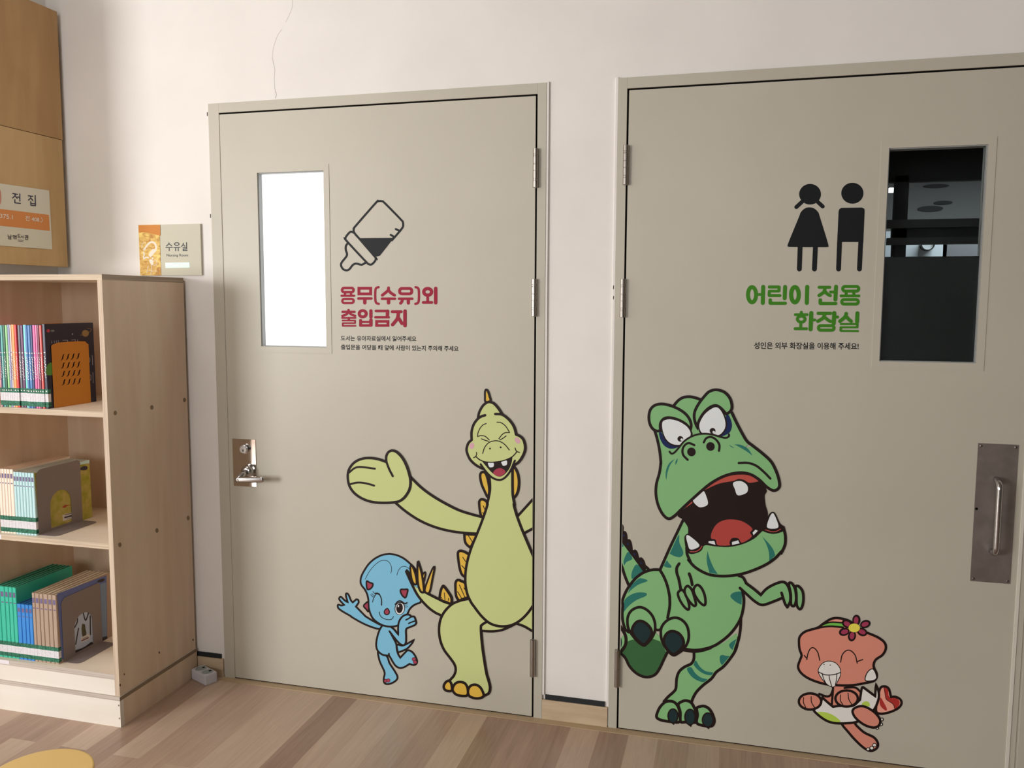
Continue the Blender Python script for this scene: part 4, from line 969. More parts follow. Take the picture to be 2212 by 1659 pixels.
# girl and boy figures
a = Art(on_door, base=0.0003).crop(PC)
e = empty('girl_pictogram', aY(1748, 490, 0)); tag(e, 'black girl pictogram with pigtails and a flared dress on the right door', 'pictogram')
a.begin(); a.ell(663, 164, 98, 93, BLK); a.line([(606, 218), (540, 279)], 36/4.147, BLK); a.line([(716, 218), (776, 274)], 36/4.147, BLK); a.end('head', e)
a.begin(); a.fill([(655, 281), (700, 292), (735, 325), (750, 365), (825, 610), (820, 632), (800, 638), (490, 636), (468, 628), (466, 605), (560, 375), (580, 325), (615, 292)], BLK); a.end('dress', e)
a.begin(); a.line([(574, 630), (567, 834)], 44/4.147, BLK); a.end('leg', e)
a.begin(); a.line([(711, 630), (702, 834)], 44/4.147, BLK); a.end('leg', e)
a = Art(on_door, base=0.0003).crop(PC)
e = empty('boy_pictogram', aY(1838, 490, 0)); tag(e, 'black boy pictogram with a square body beside the girl on the right door', 'pictogram')
a.begin(); a.ell(1042, 155, 100, 94, BLK); a.end('head', e)
a.begin(); a.fill([(945, 286, 1), (1125, 283, 1), (1148, 295), (1152, 320, 1), (1140, 600, 1), (1093, 592, 1), (948, 592, 1), (905, 600, 1), (918, 320, 1), (925, 298)], BLK); a.end('body', e)
a.begin(); a.line([(927, 590), (918, 834)], 44/4.147, BLK); a.end('leg', e)
a.begin(); a.line([(1117, 590), (1105, 834)], 44/4.147, BLK); a.end('leg', e)

# ================================================================== DINOSAUR STICKERS
INK = mat('outline_brown', (34, 20, 17), rough=0.5, spec=0.2)
A_C = (720, 820, 4.809); B_C = (980, 820, 11.06); C_C = (980, 960, 11.06); D_C = (720, 1180, 11.06); E_C = (720, 1320, 10.055); F_C = (860, 1090, 6.9125); G_C = (920, 1280, 6.635)
LIME = mat('vinyl_lime', (190, 199, 134), k=1.16, rough=0.55, spec=0.2); LIME2 = LIME
GOLD = mat('vinyl_gold', (206, 168, 66), k=1.25, rough=0.55, spec=0.2)
WHT = mat('vinyl_white', (218, 222, 224), k=1.1, rough=0.55, spec=0.2)
TNG = mat('vinyl_tongue', (150, 54, 70), k=1.3, rough=0.55, spec=0.2)
PNK = mat('vinyl_blush', (204, 158, 168), k=1.16, rough=0.55, spec=0.2)
clip1 = (-1.0, -0.0035, 1149.9+0.0035*1100)
# ---- blue baby dinosaur (its head is partly behind the tail of the lime dinosaur)
e = empty('blue_dinosaur_sticker', aY(830, 1340, 0)); tag(e, 'small blue baby dinosaur sticker waving, at the foot of the left door', 'sticker')
BLU = mat('vinyl_blue', (112, 170, 196), k=1.35, rough=0.55, spec=0.2); HRN = mat('vinyl_berry', (146, 56, 74), k=1.35, rough=0.55, spec=0.2)
a = Art(on_door, base=0.0003)
def PX(c, pts): return [(c[0]+p[0]/c[2], c[1]+p[1]/c[2], *p[2:]) for p in pts]
LW = 4.2
a.begin()   # raised arm
P = PX(D_C, [(760, 1665), (540, 1440, 1), (600, 1355), (603, 1310), (590, 1280), (550, 1268), (525, 1290), (465, 1340, 1), (420, 1290), (370, 1170), (325, 1125), (298, 1155), (318, 1250), (345, 1335, 1), (280, 1300), (190, 1215), (150, 1225), (148, 1280), (255, 1400, 1), (190, 1415), (125, 1395), (105, 1425), (130, 1490), (250, 1575), (410, 1665)]) + PX(E_C, [(400, 130), (600, 240), (800, 330), (1000, 385), (1070, 320), (1000, 285), (850, 205), (700, 110)])
P = P[:25] + PX(E_C, [(400, 130), (600, 245), (800, 335), (1000, 388), (1075, 320), (1000, 288), (850, 208), (700, 115)])
a.raw_fill(P, BLU); a.raw_line(P, LW, INK, closed=True); a.end('raised_arm', e)
a.begin()   # tail
P = PX(E_C, [(1380, 735), (1500, 750), (1620, 700), (1750, 625, 1), (1710, 700), (1610, 810), (1500, 865), (1400, 900, 1)])
a.raw_fill(P, BLU); a.raw_line(P, LW, INK, closed=True); a.end('tail', e)
a.begin()   # standing leg
P = PX(E_C, [(980, 880), (985, 1000), (1020, 1120), (1100, 1290), (1115, 1370), (1098, 1450), (1100, 1540), (1150, 1585), (1260, 1570), (1370, 1500), (1392, 1420), (1330, 1300), (1220, 1130), (1160, 980)])
a.raw_fill(P, BLU); a.raw_line(P, LW, INK, closed=True)
a.crop(E_C); a.ell(1140, 1515, 40, 38, HRN, lw=0.8, lm=INK); a.ell(1195, 1508, 40, 40, HRN, lw=0.8, lm=INK); a.end('leg', e)
a.begin()   # body with lifted leg
P = PX(E_C, [(1060, 320), (1010, 400), (960, 540), (932, 700), (945, 820), (1000, 900), (1090, 955), (1210, 968, 1), (1240, 1010), (1290, 1100), (1350, 1185), (1430, 1233), (1530, 1222), (1655, 1148, 1), (1740, 1172), (1800, 1150), (1818, 1080), (1770, 960), (1700, 880), (1620, 852), (1560, 900), (1455, 1012, 1), (1410, 940), (1378, 830), (1365, 710), (1300, 580), (1225, 440), (1290, 340), (1180, 320)])
a.raw_fill(P, BLU); a.raw_line(P[:27], LW, INK); a.crop(E_C); a.line([(1210, 968), (1208, 925)], LW-.6, INK)
a.ell(1750, 1045, 42, 40, HRN, lw=0.8, lm=INK); a.ell(1775, 1110, 40, 38, HRN, lw=0.8, lm=INK); a.end('body', e)
a.begin()   # head
P = PX(D_C, [(1345, 183), (1180, 205), (1000, 290), (850, 420), (740, 580), (670, 720), (650, 850), (680, 940), (750, 1030), (810, 1150), (838, 1290), (840, 1440), (875, 1580)]) + PX(E_C, [(860, 160), (970, 255), (1090, 315), (1240, 338), (1400, 312), (1520, 200), (1610, 60)]) + PX(D_C, [(1820, 1510), (1900, 1425), (2000, 1372), (2070, 1350), (2092, 1305, 1), (2080, 1000), (2000, 630), (1960, 550), (1850, 430), (1680, 290), (1500, 208)])
a.raw_fill(P, BLU); a.raw_line(P[:25], LW, INK); a.raw_line([P[26]]+P[27:]+[P[0]], LW, INK)
a.crop(D_C)
a.line([(760, 790), (850, 620), (960, 480), (1090, 370), (1200, 335), (1300, 355), (1370, 440), (1392, 550), (1375, 645)], 1.2, INK)
a.line([(1520, 690), (1550, 590), (1620, 500), (1700, 478), (1780, 510), (1850, 560)], 1.2, INK)
a.end('head', e)
for P in ([(800, 832), (870, 868), (940, 892), (935, 960), (880, 1020), (815, 1030), (792, 930)], [(1612, 1035), (1700, 1032), (1775, 1032), (1770, 1110), (1725, 1228), (1660, 1190), (1612, 1110)], [(835, 1335), (760, 1375), (725, 1430), (775, 1495), (840, 1555)]):
    a.begin(); a.fill(P, HRN); a.line(P, 3.6, INK, closed=True); a.end('horn', e)
a.begin(); P = [(1290, 1487), (1338, 1555), (1325, 1615), (1272, 1635), (1222, 1602), (1227, 1535)]; a.fill(P, HRN); a.line(P, 2.4, INK, closed=True)
a.end('nose', e)
a.begin()
a.line([(935, 1335), (960, 1250), (1010, 1160), (1055, 1130)], 1.6, INK); a.line([(1055, 1135), (1110, 1170), (1150, 1270), (1152, 1408)], 2.4, INK); a.line([(1000, 1130), (1055, 1125), (1100, 1150)], 3.2, INK)
for P in ([(945, 1078), (975, 1120), (1030, 1140)], [(920, 1130), (950, 1165), (990, 1180)], [(893, 1155), (925, 1195), (965, 1215)]): a.line(P, 1.2, INK)
a.end('winking_eye', e)
a.begin(); a.ell(1588, 1485, 124, 158, INK, rot=8); a.ell(1588, 1490, 106, 140, WHT, rot=8); a.ell(1583, 1478, 78, 120, INK, rot=6); a.ell(1555, 1428, 18, 30, WHT, rot=10)
a.line([(1480, 1390), (1545, 1318), (1610, 1308), (1665, 1345), (1710, 1370), (1760, 1350)], 3.0, INK)
for P in ([(1700, 1402), (1735, 1408), (1765, 1395)], [(1705, 1448), (1745, 1452), (1778, 1436)]): a.line(P, 1.1, INK)
a.end('open_eye', e)
a.begin(); a.crop(E_C); a.line([(1000, 20), (1020, 100), (1090, 160), (1200, 188), (1275, 168), (1305, 120)], 1.5, INK); a.end('mouth', e)
a.begin()
P = PX(E_C, [(1250, 345), (1320, 400), (1412, 515, 1), (1408, 360), (1430, 220), (1510, 112), (1600, 76), (1665, 90), (1690, 122, 1), (1755, 122), (1785, 190), (1800, 255), (1765, 305), (1660, 350), (1582, 395), (1580, 550), (1575, 680), (1530, 742), (1450, 712), (1360, 620), (1220, 440)])
a.raw_fill(P, BLU); a.raw_line(P[:21], LW, INK)
a.crop(E_C); a.line([(1690, 122), (1640, 160), (1578, 192)], 3.2, INK); a.line([(1775, 215), (1700, 240), (1638, 268)], 3.2, INK); a.end('bent_arm', e)

# ---- lime long-necked dinosaur
e = empty('lime_dinosaur_sticker', aY(1050, 1200, 0)); tag(e, 'tall laughing lime green long-necked dinosaur sticker on the left door', 'sticker')
a = Art(on_door, clip=clip1, base=0.0019)
LW = 5.7
a.begin(); a.crop(A_C); a.fill([(1900, 1430), (2090, 1225, 1), (2090, 1545, 1), (1970, 1605)], LIME, smooth=False)
a.line([(1905, 1430), (2090, 1225)], LW, INK, smooth=False); a.line([(1965, 1604), (2090, 1538)], LW, INK, smooth=False); a.end('far_arm', e)
a.begin(); up_ = [(790, 1000), (900, 1110), (1010, 1195), (1150, 1280), (1300, 1355), (1420, 1395), (1560, 1432)]; lo_ = [(640, 1275), (760, 1375), (900, 1465), (1050, 1530), (1200, 1570), (1350, 1592), (1510, 1602)]
a.raw_fill(PX(A_C, spline(up_, False) + spline(lo_, False)[::-1]), LIME, smooth=False); a.line(up_, LW, INK); a.line(lo_, LW, INK); a.end('raised_arm', e)
# back plates
for c, P, ticks in ((C_C, [(632, 760), (655, 680), (705, 658), (760, 690), (805, 800), (845, 1000), (850, 1150), (815, 1260), (740, 1120), (665, 940)], []),
    (C_C, [(1405, 570), (1460, 560), (1525, 680), (1557, 850), (1552, 1020), (1515, 1170), (1450, 1262), (1405, 1240)], []),
    (A_C, [(1515, 1290), (1522, 1256), (1545, 1243), (1580, 1258), (1608, 1300), (1590, 1400), (1560, 1435), (1530, 1400)], [[(1558, 1312), (1572, 1345)], [(1552, 1380), (1562, 1396)]]),
    (F_C, [(988, 440, 1), (995, 530), (1018, 590), (1080, 645, 1), (1180, 450, 1)], [[(1045, 458), (1105, 550)]]),
    (F_C, [(893, 760), (900, 705), (935, 690), (1000, 710), (1065, 750, 1), (1010, 1090, 1), (950, 1040), (915, 930)], [[(965, 785), (1008, 850)], [(950, 910), (992, 955)]]),
    (F_C, [(856, 1230), (860, 1160), (890, 1126), (940, 1142), (1010, 1190), (1055, 1380, 1), (905, 1435, 1), (865, 1360)], [[(915, 1200), (998, 1385)], [(888, 1300), (950, 1402)], [(985, 1245), (998, 1268)]]),
    (F_C, [(615, 1430, 1), (630, 1310), (660, 1228), (685, 1224), (750, 1310), (797, 1395), (795, 1490, 1), (700, 1450)], [[(690, 1318), (700, 1420)], [(645, 1385), (658, 1412)], [(755, 1398), (750, 1430)]])):
    a.begin(); a.crop(c); a.fill(P, GOLD)
    for t_ in ticks: a.line(t_, 1.8, INK)
    a.line(P, LW, INK, closed=True); a.end('back_plate', e)
a.begin(); a.crop(F_C)
low = [(120, 1000), (165, 1100), (215, 1210), (280, 1335), (350, 1430), (450, 1535), (550, 1610), (640, 1655), (720, 1710)]; upp_ = [(190, 1160), (260, 1230), (390, 1300), (480, 1350), (600, 1410), (700, 1457), (830, 1495)]
a.fill(spline(low, False) + [(830, 1600)] + spline(upp_, False)[::-1], LIME, smooth=False)
a.line(low, 5.5, INK); a.line(upp_[2:], 5.5, INK); a.end('tail', e)
for P, fm, w in (([(125, 985), (150, 1010), (185, 1090), (215, 1180), (190, 1160), (150, 1080)], INK, 4.0), ([(185, 920), (215, 925), (262, 1060), (275, 1175), (240, 1188), (205, 1120), (185, 1000)], GOLD, 4.2),
                 ([(395, 1010), (405, 1035), (395, 1090), (378, 1160), (362, 1100), (370, 1045)], GOLD, 3.6), ([(293, 858), (325, 930), (360, 1070), (385, 1280), (365, 1312), (330, 1288), (300, 1200), (288, 1060)], GOLD, 4.8), ([(533, 930), (540, 960), (510, 1110), (465, 1312), (398, 1282), (450, 1110), (500, 985)], GOLD, 4.0)):
    a.begin(); a.fill(P, fm); a.line(P, w, INK, closed=True); a.end('tail_quill', e)
a.begin(); a.crop(G_C)   # tail root and far leg peeping out
a.fill([(800, 460), (880, 420), (1200, 480), (1100, 535), (950, 565), (800, 548)], LIME, smooth=False); a.line([(800, 548), (900, 556), (1000, 553), (1100, 533), (1200, 490), (1300, 440)], 5.4, INK)
a.fill([(1290, 440), (1420, 490), (1560, 575), (1560, 100)], LIME, smooth=False); a.line([(1310, 448), (1420, 490), (1560, 575)], LW, INK); a.end('far_leg', e)
a.begin()
lft = [(640, 85), (560, 100), (480, 120), (370, 170), (270, 270), (208, 390), (188, 530), (205, 680), (260, 820), (345, 935), (410, 1030), (427, 1110), (402, 1190), (345, 1255)]
rgt = [(870, 420), (805, 462), (788, 510), (805, 750), (840, 1000), (870, 1170), (905, 1290), (918, 1370), (900, 1440), (845, 1475)]
a.fill(spline(lft, False) + [(400, 1330), (600, 1420)] + spline(rgt, False)[::-1] + [(900, 200)], LIME, smooth=False)
a.line(lft, LW, INK); a.line(rgt, LW, INK); a.end('near_leg', e)
for P in ([(330, 1265), (365, 1310), (372, 1400), (320, 1412), (270, 1390), (256, 1340), (285, 1285)], [(395, 1340), (440, 1292), (500, 1282), (560, 1302), (597, 1370), (598, 1465), (540, 1482), (440, 1465), (385, 1405)], [(615, 1370), (650, 1332), (710, 1320), (770, 1350), (810, 1410), (828, 1478), (780, 1512), (700, 1515), (625, 1485), (603, 1430)]):
    a.begin(); a.fill(P, GOLD); a.line(P, LW, INK, closed=True); a.end('toe_claw', e)
a.begin()   # neck and belly
L_ = PX(C_C, [(800, 640), (850, 790), (868, 950), (866, 1100), (838, 1260), (800, 1430)]) + PX(F_C, [(1335, 0), (1270, 200), (1185, 420), (1095, 640), (1040, 820), (1008, 1000), (1005, 1180), (1035, 1340), (1090, 1460)]) + PX(G_C, [(690, 200), (790, 330), (900, 430), (1010, 475), (1130, 485), (1240, 462), (1350, 400), (1450, 305), (1530, 195), (1620, 50)])
R__ = PX(C_C, [(1403, 560), (1403, 800), (1405, 1050), (1412, 1220), (1450, 1440)]) + PX(F_C, [(1730, 20), (1780, 190), (1860, 400), (1940, 590), (2010, 755), (2060, 880)])
a.raw_fill(spline(L_, False) + spline(R__, False)[::-1], LIME, smooth=False)
a.raw_line(L_, LW, INK); a.raw_line(R__, LW, INK); a.end('body', e)
a.begin(); a.crop(B_C)   # horn
P = [(760, 530), (748, 400), (750, 285), (776, 240), (818, 285), (855, 400), (876, 505)]
a.fill(P, GOLD); a.line(P, 4.6, INK, closed=True); a.end('head_spike', e)
a.begin()
dome = [(583, 905), (615, 770), (700, 622), (800, 545), (870, 537), (960, 572), (1060, 680), (1155, 822)]
fl = [(750, 852), (650, 885), (560, 955), (475, 1080), (428, 1250), (430, 1440, 1), (350, 1520)] + [(x, y+1548.4) for x, y in [(308, 110), (330, 230), (400, 370), (520, 485), (640, 555), (720, 590)]]
fr = [(995, 822), (1120, 828), (1220, 872), (1340, 980), (1440, 1130), (1492, 1312, 1), (1585, 1355), (1665, 1440)] + [(x, y+1548.4) for x, y in [(1706, 50), (1690, 180), (1625, 320), (1540, 430), (1430, 500)]]
face = spline(fl, False); face2 = spline(fr, False)
a.fill(spline(dome, False), LIME, smooth=False)
a.fill(face + [(1080, 2400)] + face2[::-1], LIME, smooth=False)
a.fill([(640, 860), (750, 790), (1000, 790), (1100, 830), (1100, 900), (640, 900)], LIME, smooth=False)
a.line(dome, LW, INK); a.line(fl, LW, INK); a.line(fr, LW, INK)
for P in ([(775, 1050), (690, 1090), (620, 1180), (580, 1280), (572, 1360, 1), (650, 1338), (750, 1355), (850, 1440)], [(1035, 1018), (1130, 1030), (1230, 1100), (1300, 1200), (1332, 1265, 1), (1230, 1270), (1150, 1322), (1082, 1412)], [(665, 1415), (750, 1450), (838, 1474)], [(1252, 1345), (1180, 1400), (1103, 1443)], [(695, 1763), (720, 1670), (760, 1590), (850, 1500), (1000, 1460), (1130, 1490), (1240, 1570), (1330, 1683)]): a.line(P, 2.1, INK)
a.ell(435, 1585, 55, 78, PNK, rot=15); a.ell(1525, 1455, 58, 82, PNK, rot=-35); a.ell(867, 1648, 22, 22, INK); a.ell(1123, 1618, 22, 22, INK); a.end('face', e)
a.begin(); a.crop(C_C)   # jaw and laughing mouth
jaw = [(645, 475), (720, 582), (820, 705), (940, 805), (1085, 850), (1200, 812), (1310, 700), (1390, 560), (1430, 460), (1462, 388)]
a.fill(spline(jaw, False) + [(1400, 310), (1100, 400), (700, 395)], LIME, smooth=False); a.line(jaw, 4.6, INK)
a.fill([(685, 402), (800, 425), (920, 428), (1100, 408), (1250, 375), (1405, 308, 1), (1382, 450), (1322, 590), (1235, 700), (1150, 758), (1080, 770), (1000, 742), (900, 662), (790, 540)], INK)
a.fill([(825, 440), (948, 440), (958, 515), (925, 543), (862, 545), (835, 505)], WHT); a.fill([(1140, 420), (1262, 385), (1275, 470), (1240, 502), (1180, 508), (1152, 465)], WHT)
a.fill([(942, 682), (1000, 602), (1090, 566), (1180, 590), (1240, 655), (1175, 730), (1090, 763), (1000, 738)], TNG)
a.line([(530, 290), (600, 352), (700, 402), (850, 427), (1000, 420), (1200, 385), (1380, 305), (1460, 235), (1508, 175)], 2.4, INK)
a.line([(543, 190), (548, 240), (522, 290), (475, 318)], 2.1, INK); a.line([(1468, 88), (1480, 130), (1512, 172), (1572, 190)], 2.1, INK); a.end('mouth', e)
a.begin(); a.crop(A_C)
P = [(660, 1270), (560, 1280), (430, 1275), (320, 1245), (225, 1185), (168, 1105), (150, 1010), (165, 930), (220, 860), (300, 822), (385, 815), (470, 828), (550, 856, 1), (550, 800), (570, 757), (610, 737), (660, 755), (715, 812), (757, 890), (787, 980), (801, 1060), (790, 1140), (750, 1210), (705, 1252)]
a.fill(P, LIME); a.line(P, LW, INK, closed=True); a.line([(550, 850), (580, 930), (618, 1003)], 5.0, INK); a.line([(165, 965), (230, 915), (310, 910), (432, 926)], 4.4, INK); a.line([(168, 1088), (250, 1070), (335, 1077), (424, 1101)], 4.4, INK); a.end('hand', e)

# ---- green roaring dinosaur
I_C = (1380, 820, 9.217); J_C = (1380, 960, 6.506); K_C = (1320, 1120, 9.217); L_C = (1460, 1180, 7.373); M_C = (1320, 1270, 7.9); N_C = (1400, 1380, 7.9); O_C = (1710, 1310, 5.027)
KG = 1.52
GRN = mat('vinyl_leaf_green', (112, 158, 106), k=KG, rough=0.55, spec=0.2); TEAL = mat('vinyl_teal', (36, 98, 88), k=KG, rough=0.55, spec=0.2); DGR = mat('vinyl_dark_green', (42, 78, 44), k=KG+.35, rough=0.55, spec=0.2)
NAIL = mat('vinyl_nail', (22, 40, 42), k=KG, rough=0.55, spec=0.2); WH2 = mat('vinyl_white_tooth', (200, 204, 204), k=KG-.12, rough=0.55, spec=0.2); RD2 = mat('vinyl_mouth_red', (146, 56, 50), k=KG+.1, rough=0.55, spec=0.2); RD3 = mat('vinyl_gum_red', (158, 68, 58), k=KG, rough=0.55, spec=0.2)
NVY = mat('vinyl_navy', (18, 30, 70), k=KG, rough=0.55, spec=0.2)
e = empty('green_dinosaur_sticker', aY(1500, 1200, 0)); tag(e, 'large roaring green striped dinosaur sticker on the right door', 'sticker')
clip2 = (1.0, 0.0135, -1343.4-0.0135*1190)
a = Art(on_door, clip=clip2, base=0.0003); LW = 6.3
a.begin(); a.crop(K_C)   # tail with ridge
a.fill([(100, 300), (215, 475), (430, 760), (650, 1060), (360, 1330), (280, 1180), (200, 950), (100, 700)], GRN, smooth=False)
for P in ([(150, 400), (215, 470), (250, 545), (215, 580), (150, 640)], [(345, 665), (425, 800), (310, 865), (265, 930), (248, 860), (285, 745)], [(515, 915), (645, 1045), (530, 1115), (425, 1205), (403, 1130), (435, 1010)]): a.fill(P, TEAL)
a.fill([(150, 60), (225, 110), (252, 170), (250, 245, 1), (298, 262), (325, 330), (331, 412, 1), (380, 418), (418, 500), (434, 630, 1), (490, 620), (535, 680), (560, 780, 1), (610, 775), (665, 840), (692, 925, 1), (740, 965), (800, 1030, 1), (700, 1070, 1), (640, 1060, 1), (430, 770, 1), (215, 478, 1), (150, 380, 1)], INK)
a.fill([(695, 1005, 1), (735, 1027, 1), (697, 1040, 1)], GRN, smooth=False)
for x, y in ((248, 340), (335, 510), (468, 715), (600, 890)): a.ell(x, y, 14, 26, NVY, rot=-25)
a.line([(150, 800), (215, 960), (260, 1100), (300, 1210), (355, 1340)], LW, INK); a.end('tail', e)
a.begin(); a.crop(N_C)   # standing leg
l1 = [(782, 220), (780, 340), (735, 425), (620, 480), (530, 560), (487, 680), (475, 840), (435, 905), (345, 985), (270, 1070)]
r1_ = [(1545, -20), (1500, 170), (1420, 310), (1290, 470), (1160, 570), (1080, 680), (940, 790), (830, 900), (770, 1000), (745, 1070)]
a.fill(spline(l1, False) + [(500, 1110)] + spline(r1_, False)[::-1] + [(1500, -100), (1300, 60), (1000, 150)], GRN, smooth=False)
for P in ([(812, 368), (880, 470), (980, 550), (1115, 573, 1), (1070, 622), (940, 590), (840, 520), (775, 445, 1)], [(662, 512), (735, 485), (800, 580), (900, 660), (1015, 688, 1), (945, 737), (820, 700), (720, 620)], [(1225, 300), (1270, 275), (1330, 290), (1395, 296, 1), (1260, 452, 1), (1228, 390)], [(1385, 95), (1430, 50), (1510, 0, 1), (1440, 192, 1), (1392, 140)]): a.fill(P, TEAL)
a.line(l1, LW, INK); a.line(PX((-1, 0, 1), r1_)[:0] or r1_, LW, INK)
a.crop(L_C); a.line([(1035, 1120), (1028, 1300), (1000, 1480), (945, 1640)], LW, INK); a.end('standing_leg', e)
a.crop(N_C)
for tp, nl in (([(400, 1065), (470, 1100), (520, 1180), (545, 1300), (535, 1415), (420, 1418), (225, 1388), (145, 1335), (165, 1240), (215, 1150), (300, 1075)], (425, 1315, 72, 108)),
               ([(515, 1120), (590, 1065), (655, 1055), (730, 1085), (790, 1180), (828, 1300), (830, 1420), (640, 1420), (555, 1410), (550, 1250)], (716, 1335, 75, 122)),
               ([(830, 1185), (890, 1155), (960, 1150), (1040, 1195), (1100, 1290), (1130, 1410), (1080, 1490), (940, 1480), (830, 1435), (845, 1300)], (1020, 1385, 80, 110))):
    a.begin(); a.fill(tp, GRN); a.line(tp, LW, INK, closed=True)
    cx_, cy_, rx_, ry_ = nl
    P = [(cx_+(rx_+26)*math.cos(t), cy_+(ry_+22)*math.sin(t)) for t in [2*math.pi*k/20 for k in range(20)]]; P[5] = (cx_+14, cy_+ry_+46)
    a.fill(P, INK); a.ell(cx_, cy_, rx_, ry_, NAIL); a.end('toe', e)
a.begin(); a.crop(K_C)   # torso and neck
tors = PX(K_C, [(1450, 40), (1330, 250), (1180, 560), (1060, 830), (985, 1010)]) + PX(K_C, [(1100, 1250)]) + PX(M_C, [(1000, 200), (960, 560), (1220, 1050), (1420, 1080), (1560, 1075), (1740, 1010)]) + PX(L_C, [(600, 1590), (730, 1510), (850, 1410), (950, 1290), (1030, 1150), (1070, 1000), (1085, 850), (1070, 700), (1110, 600), (1070, 490), (750, 300)]) + PX(J_C, [(760, 1300), (700, 1150)])
a.raw_fill(tors, GRN, smooth=False)
for P in ([(1345, 330), (1360, 480), (1430, 640), (1432, 720), (1370, 772), (1260, 750), (1165, 700, 1)], [(1108, 840), (1150, 890), (1200, 945), (1185, 982), (1110, 975), (1045, 945, 1)]): a.fill(P, TEAL)
a.crop(L_C); a.fill([(1045, 718, 1), (1052, 800), (1045, 932, 1), (960, 890), (872, 810), (890, 755), (960, 725)], TEAL)
a.crop(K_C); a.line([(1440, 20), (1330, 250), (1180, 560), (1060, 830), (980, 1010)], LW, INK)
a.crop(L_C); a.line([(1060, 700), (1082, 850), (1070, 1000), (1030, 1150), (950, 1290), (850, 1410), (730, 1510), (600, 1590), (450, 1637), (300, 1655), (160, 1640)], LW, INK)
a.crop(M_C); a.line([(1200, 1050), (1300, 1075), (1430, 1087), (1560, 1070), (1700, 1025)], LW-.6, INK); a.end('torso', e)
a.begin(); a.crop(M_C)   # lifted foot sole
sole = [(100, 1060), (170, 1120), (245, 1200), (310, 1330), (410, 1440), (530, 1508), (650, 1520), (755, 1475), (830, 1370), (900, 1220), (960, 1100), (880, 900), (700, 740), (300, 740), (150, 900)]
a.fill(sole, GRN); a.fill([(150, 1050, 1), (270, 918, 1), (400, 885), (560, 1000), (700, 862, 1), (840, 912, 1), (945, 1100, 1), (890, 1220), (820, 1360), (745, 1465), (650, 1500), (530, 1490), (410, 1425), (310, 1310), (245, 1180)], DGR)
a.line([(120, 1075), (170, 1120), (245, 1200), (310, 1330), (410, 1440), (530, 1508), (650, 1520), (755, 1475), (830, 1370), (900, 1220), (965, 1090)], 6.0, INK); a.end('foot_sole', e)
a.begin(); a.crop(K_C)   # thigh
th = PX(K_C, [(980, 1022), (900, 1018), (800, 1026), (640, 1080), (490, 1190), (360, 1350), (280, 1490), (225, 1640)]) + PX(M_C, [(200, 300), (190, 450), (205, 590), (245, 720)])
thr = PX(K_C, [(970, 1022), (1050, 1160), (1120, 1340), (1165, 1550)]) + PX(M_C, [(1000, 180), (1000, 320), (965, 510)])
a.raw_fill(spline(th, False) + PX(M_C, [(500, 760), (820, 700)]) + spline(thr, False)[::-1], GRN, smooth=False)
for P in ([(545, 1200), (640, 1198), (728, 1232), (680, 1268), (560, 1310), (440, 1390), (335, 1490, 1), (400, 1340)],): a.fill(P, TEAL)
a.crop(M_C); a.fill([(240, 195), (350, 110), (480, 75), (600, 90), (590, 140), (430, 210), (300, 310), (208, 425, 1), (203, 330)], TEAL)
a.raw_line(th, LW, INK); a.raw_line(thr, LW, INK); a.end('thigh', e)
a.begin(); a.line([(90, 560), (170, 680), (240, 800), (255, 920), (215, 1030), (120, 1130)], 7.0, INK); a.line([(745, 700), (800, 720), (850, 705)], 5.5, INK); a.line([(245, 710), (300, 755)], 6.0, INK)
a.fill([(100, 760), (165, 840), (185, 930), (165, 1020), (100, 1060)], NAIL); a.end('hidden_toe', e)
for rg_, nl in (([(480, 328), (600, 368), (700, 470), (748, 600), (745, 740), (690, 860), (600, 960), (545, 978), (440, 900), (330, 760), (285, 650), (285, 500), (350, 385)], [(500, 562), (600, 605), (680, 700), (690, 800), (620, 920), (548, 965), (450, 890), (370, 780), (362, 690), (420, 595)]),
                ([(1080, 508), (1200, 542), (1290, 640), (1325, 780), (1310, 920), (1240, 1040), (1150, 1110), (1060, 1148), (960, 1060), (880, 930), (850, 800), (862, 670), (950, 560)], [(1060, 738), (1160, 778), (1230, 880), (1232, 980), (1150, 1085), (1055, 1132), (960, 1050), (900, 940), (918, 825), (980, 755)])):
    a.begin(); a.crop(M_C); a.fill(rg_, GRN); a.line(rg_, 6.0, INK, closed=True); a.fill(nl, NAIL); a.line(nl, 6.0, INK, closed=True); a.end('toe', e)
a.begin(); a.crop(K_C)   # near short arm
a.line([(1355, 900), (1308, 980), (1308, 1080), (1345, 1200), (1370, 1320), (1388, 1420)], LW, INK); a.line([(1555, 1100), (1590, 1200), (1615, 1320)], LW, INK)
a.crop(L_C)
for P in ([(80, 697), (125, 720), (180, 830), (212, 950), (195, 1010), (130, 960), (60, 850), (32, 750)], [(340, 615), (410, 670), (460, 790), (470, 910), (440, 938), (370, 880), (300, 770), (285, 680)], [(185, 632), (250, 690), (290, 800), (318, 920), (290, 950), (225, 890), (155, 780), (140, 690)]):
    a.fill(P, GRN); a.line(P, 5.6, INK, closed=True)
a.end('near_arm', e)
a.begin()   # far arm reaching right
P = [(1000, 470), (1070, 500), (1120, 592, 1), (1240, 680), (1352, 775, 1), (1440, 680), (1560, 610), (1690, 568), (1765, 605), (1815, 720), (1822, 870), (1780, 972), (1735, 920), (1700, 820), (1560, 878), (1380, 935), (1260, 880), (1140, 775), (1020, 665)]
a.fill(P, GRN)
for F in ([(1800, 600), (1845, 590), (1900, 690), (1915, 850), (1882, 950), (1835, 925), (1830, 760)], [(1905, 645), (1955, 640), (2018, 720), (2030, 860), (2005, 975), (1965, 1000), (1925, 930), (1920, 760)]): a.fill(F, GRN); a.line(F, 5.8, INK, closed=True)
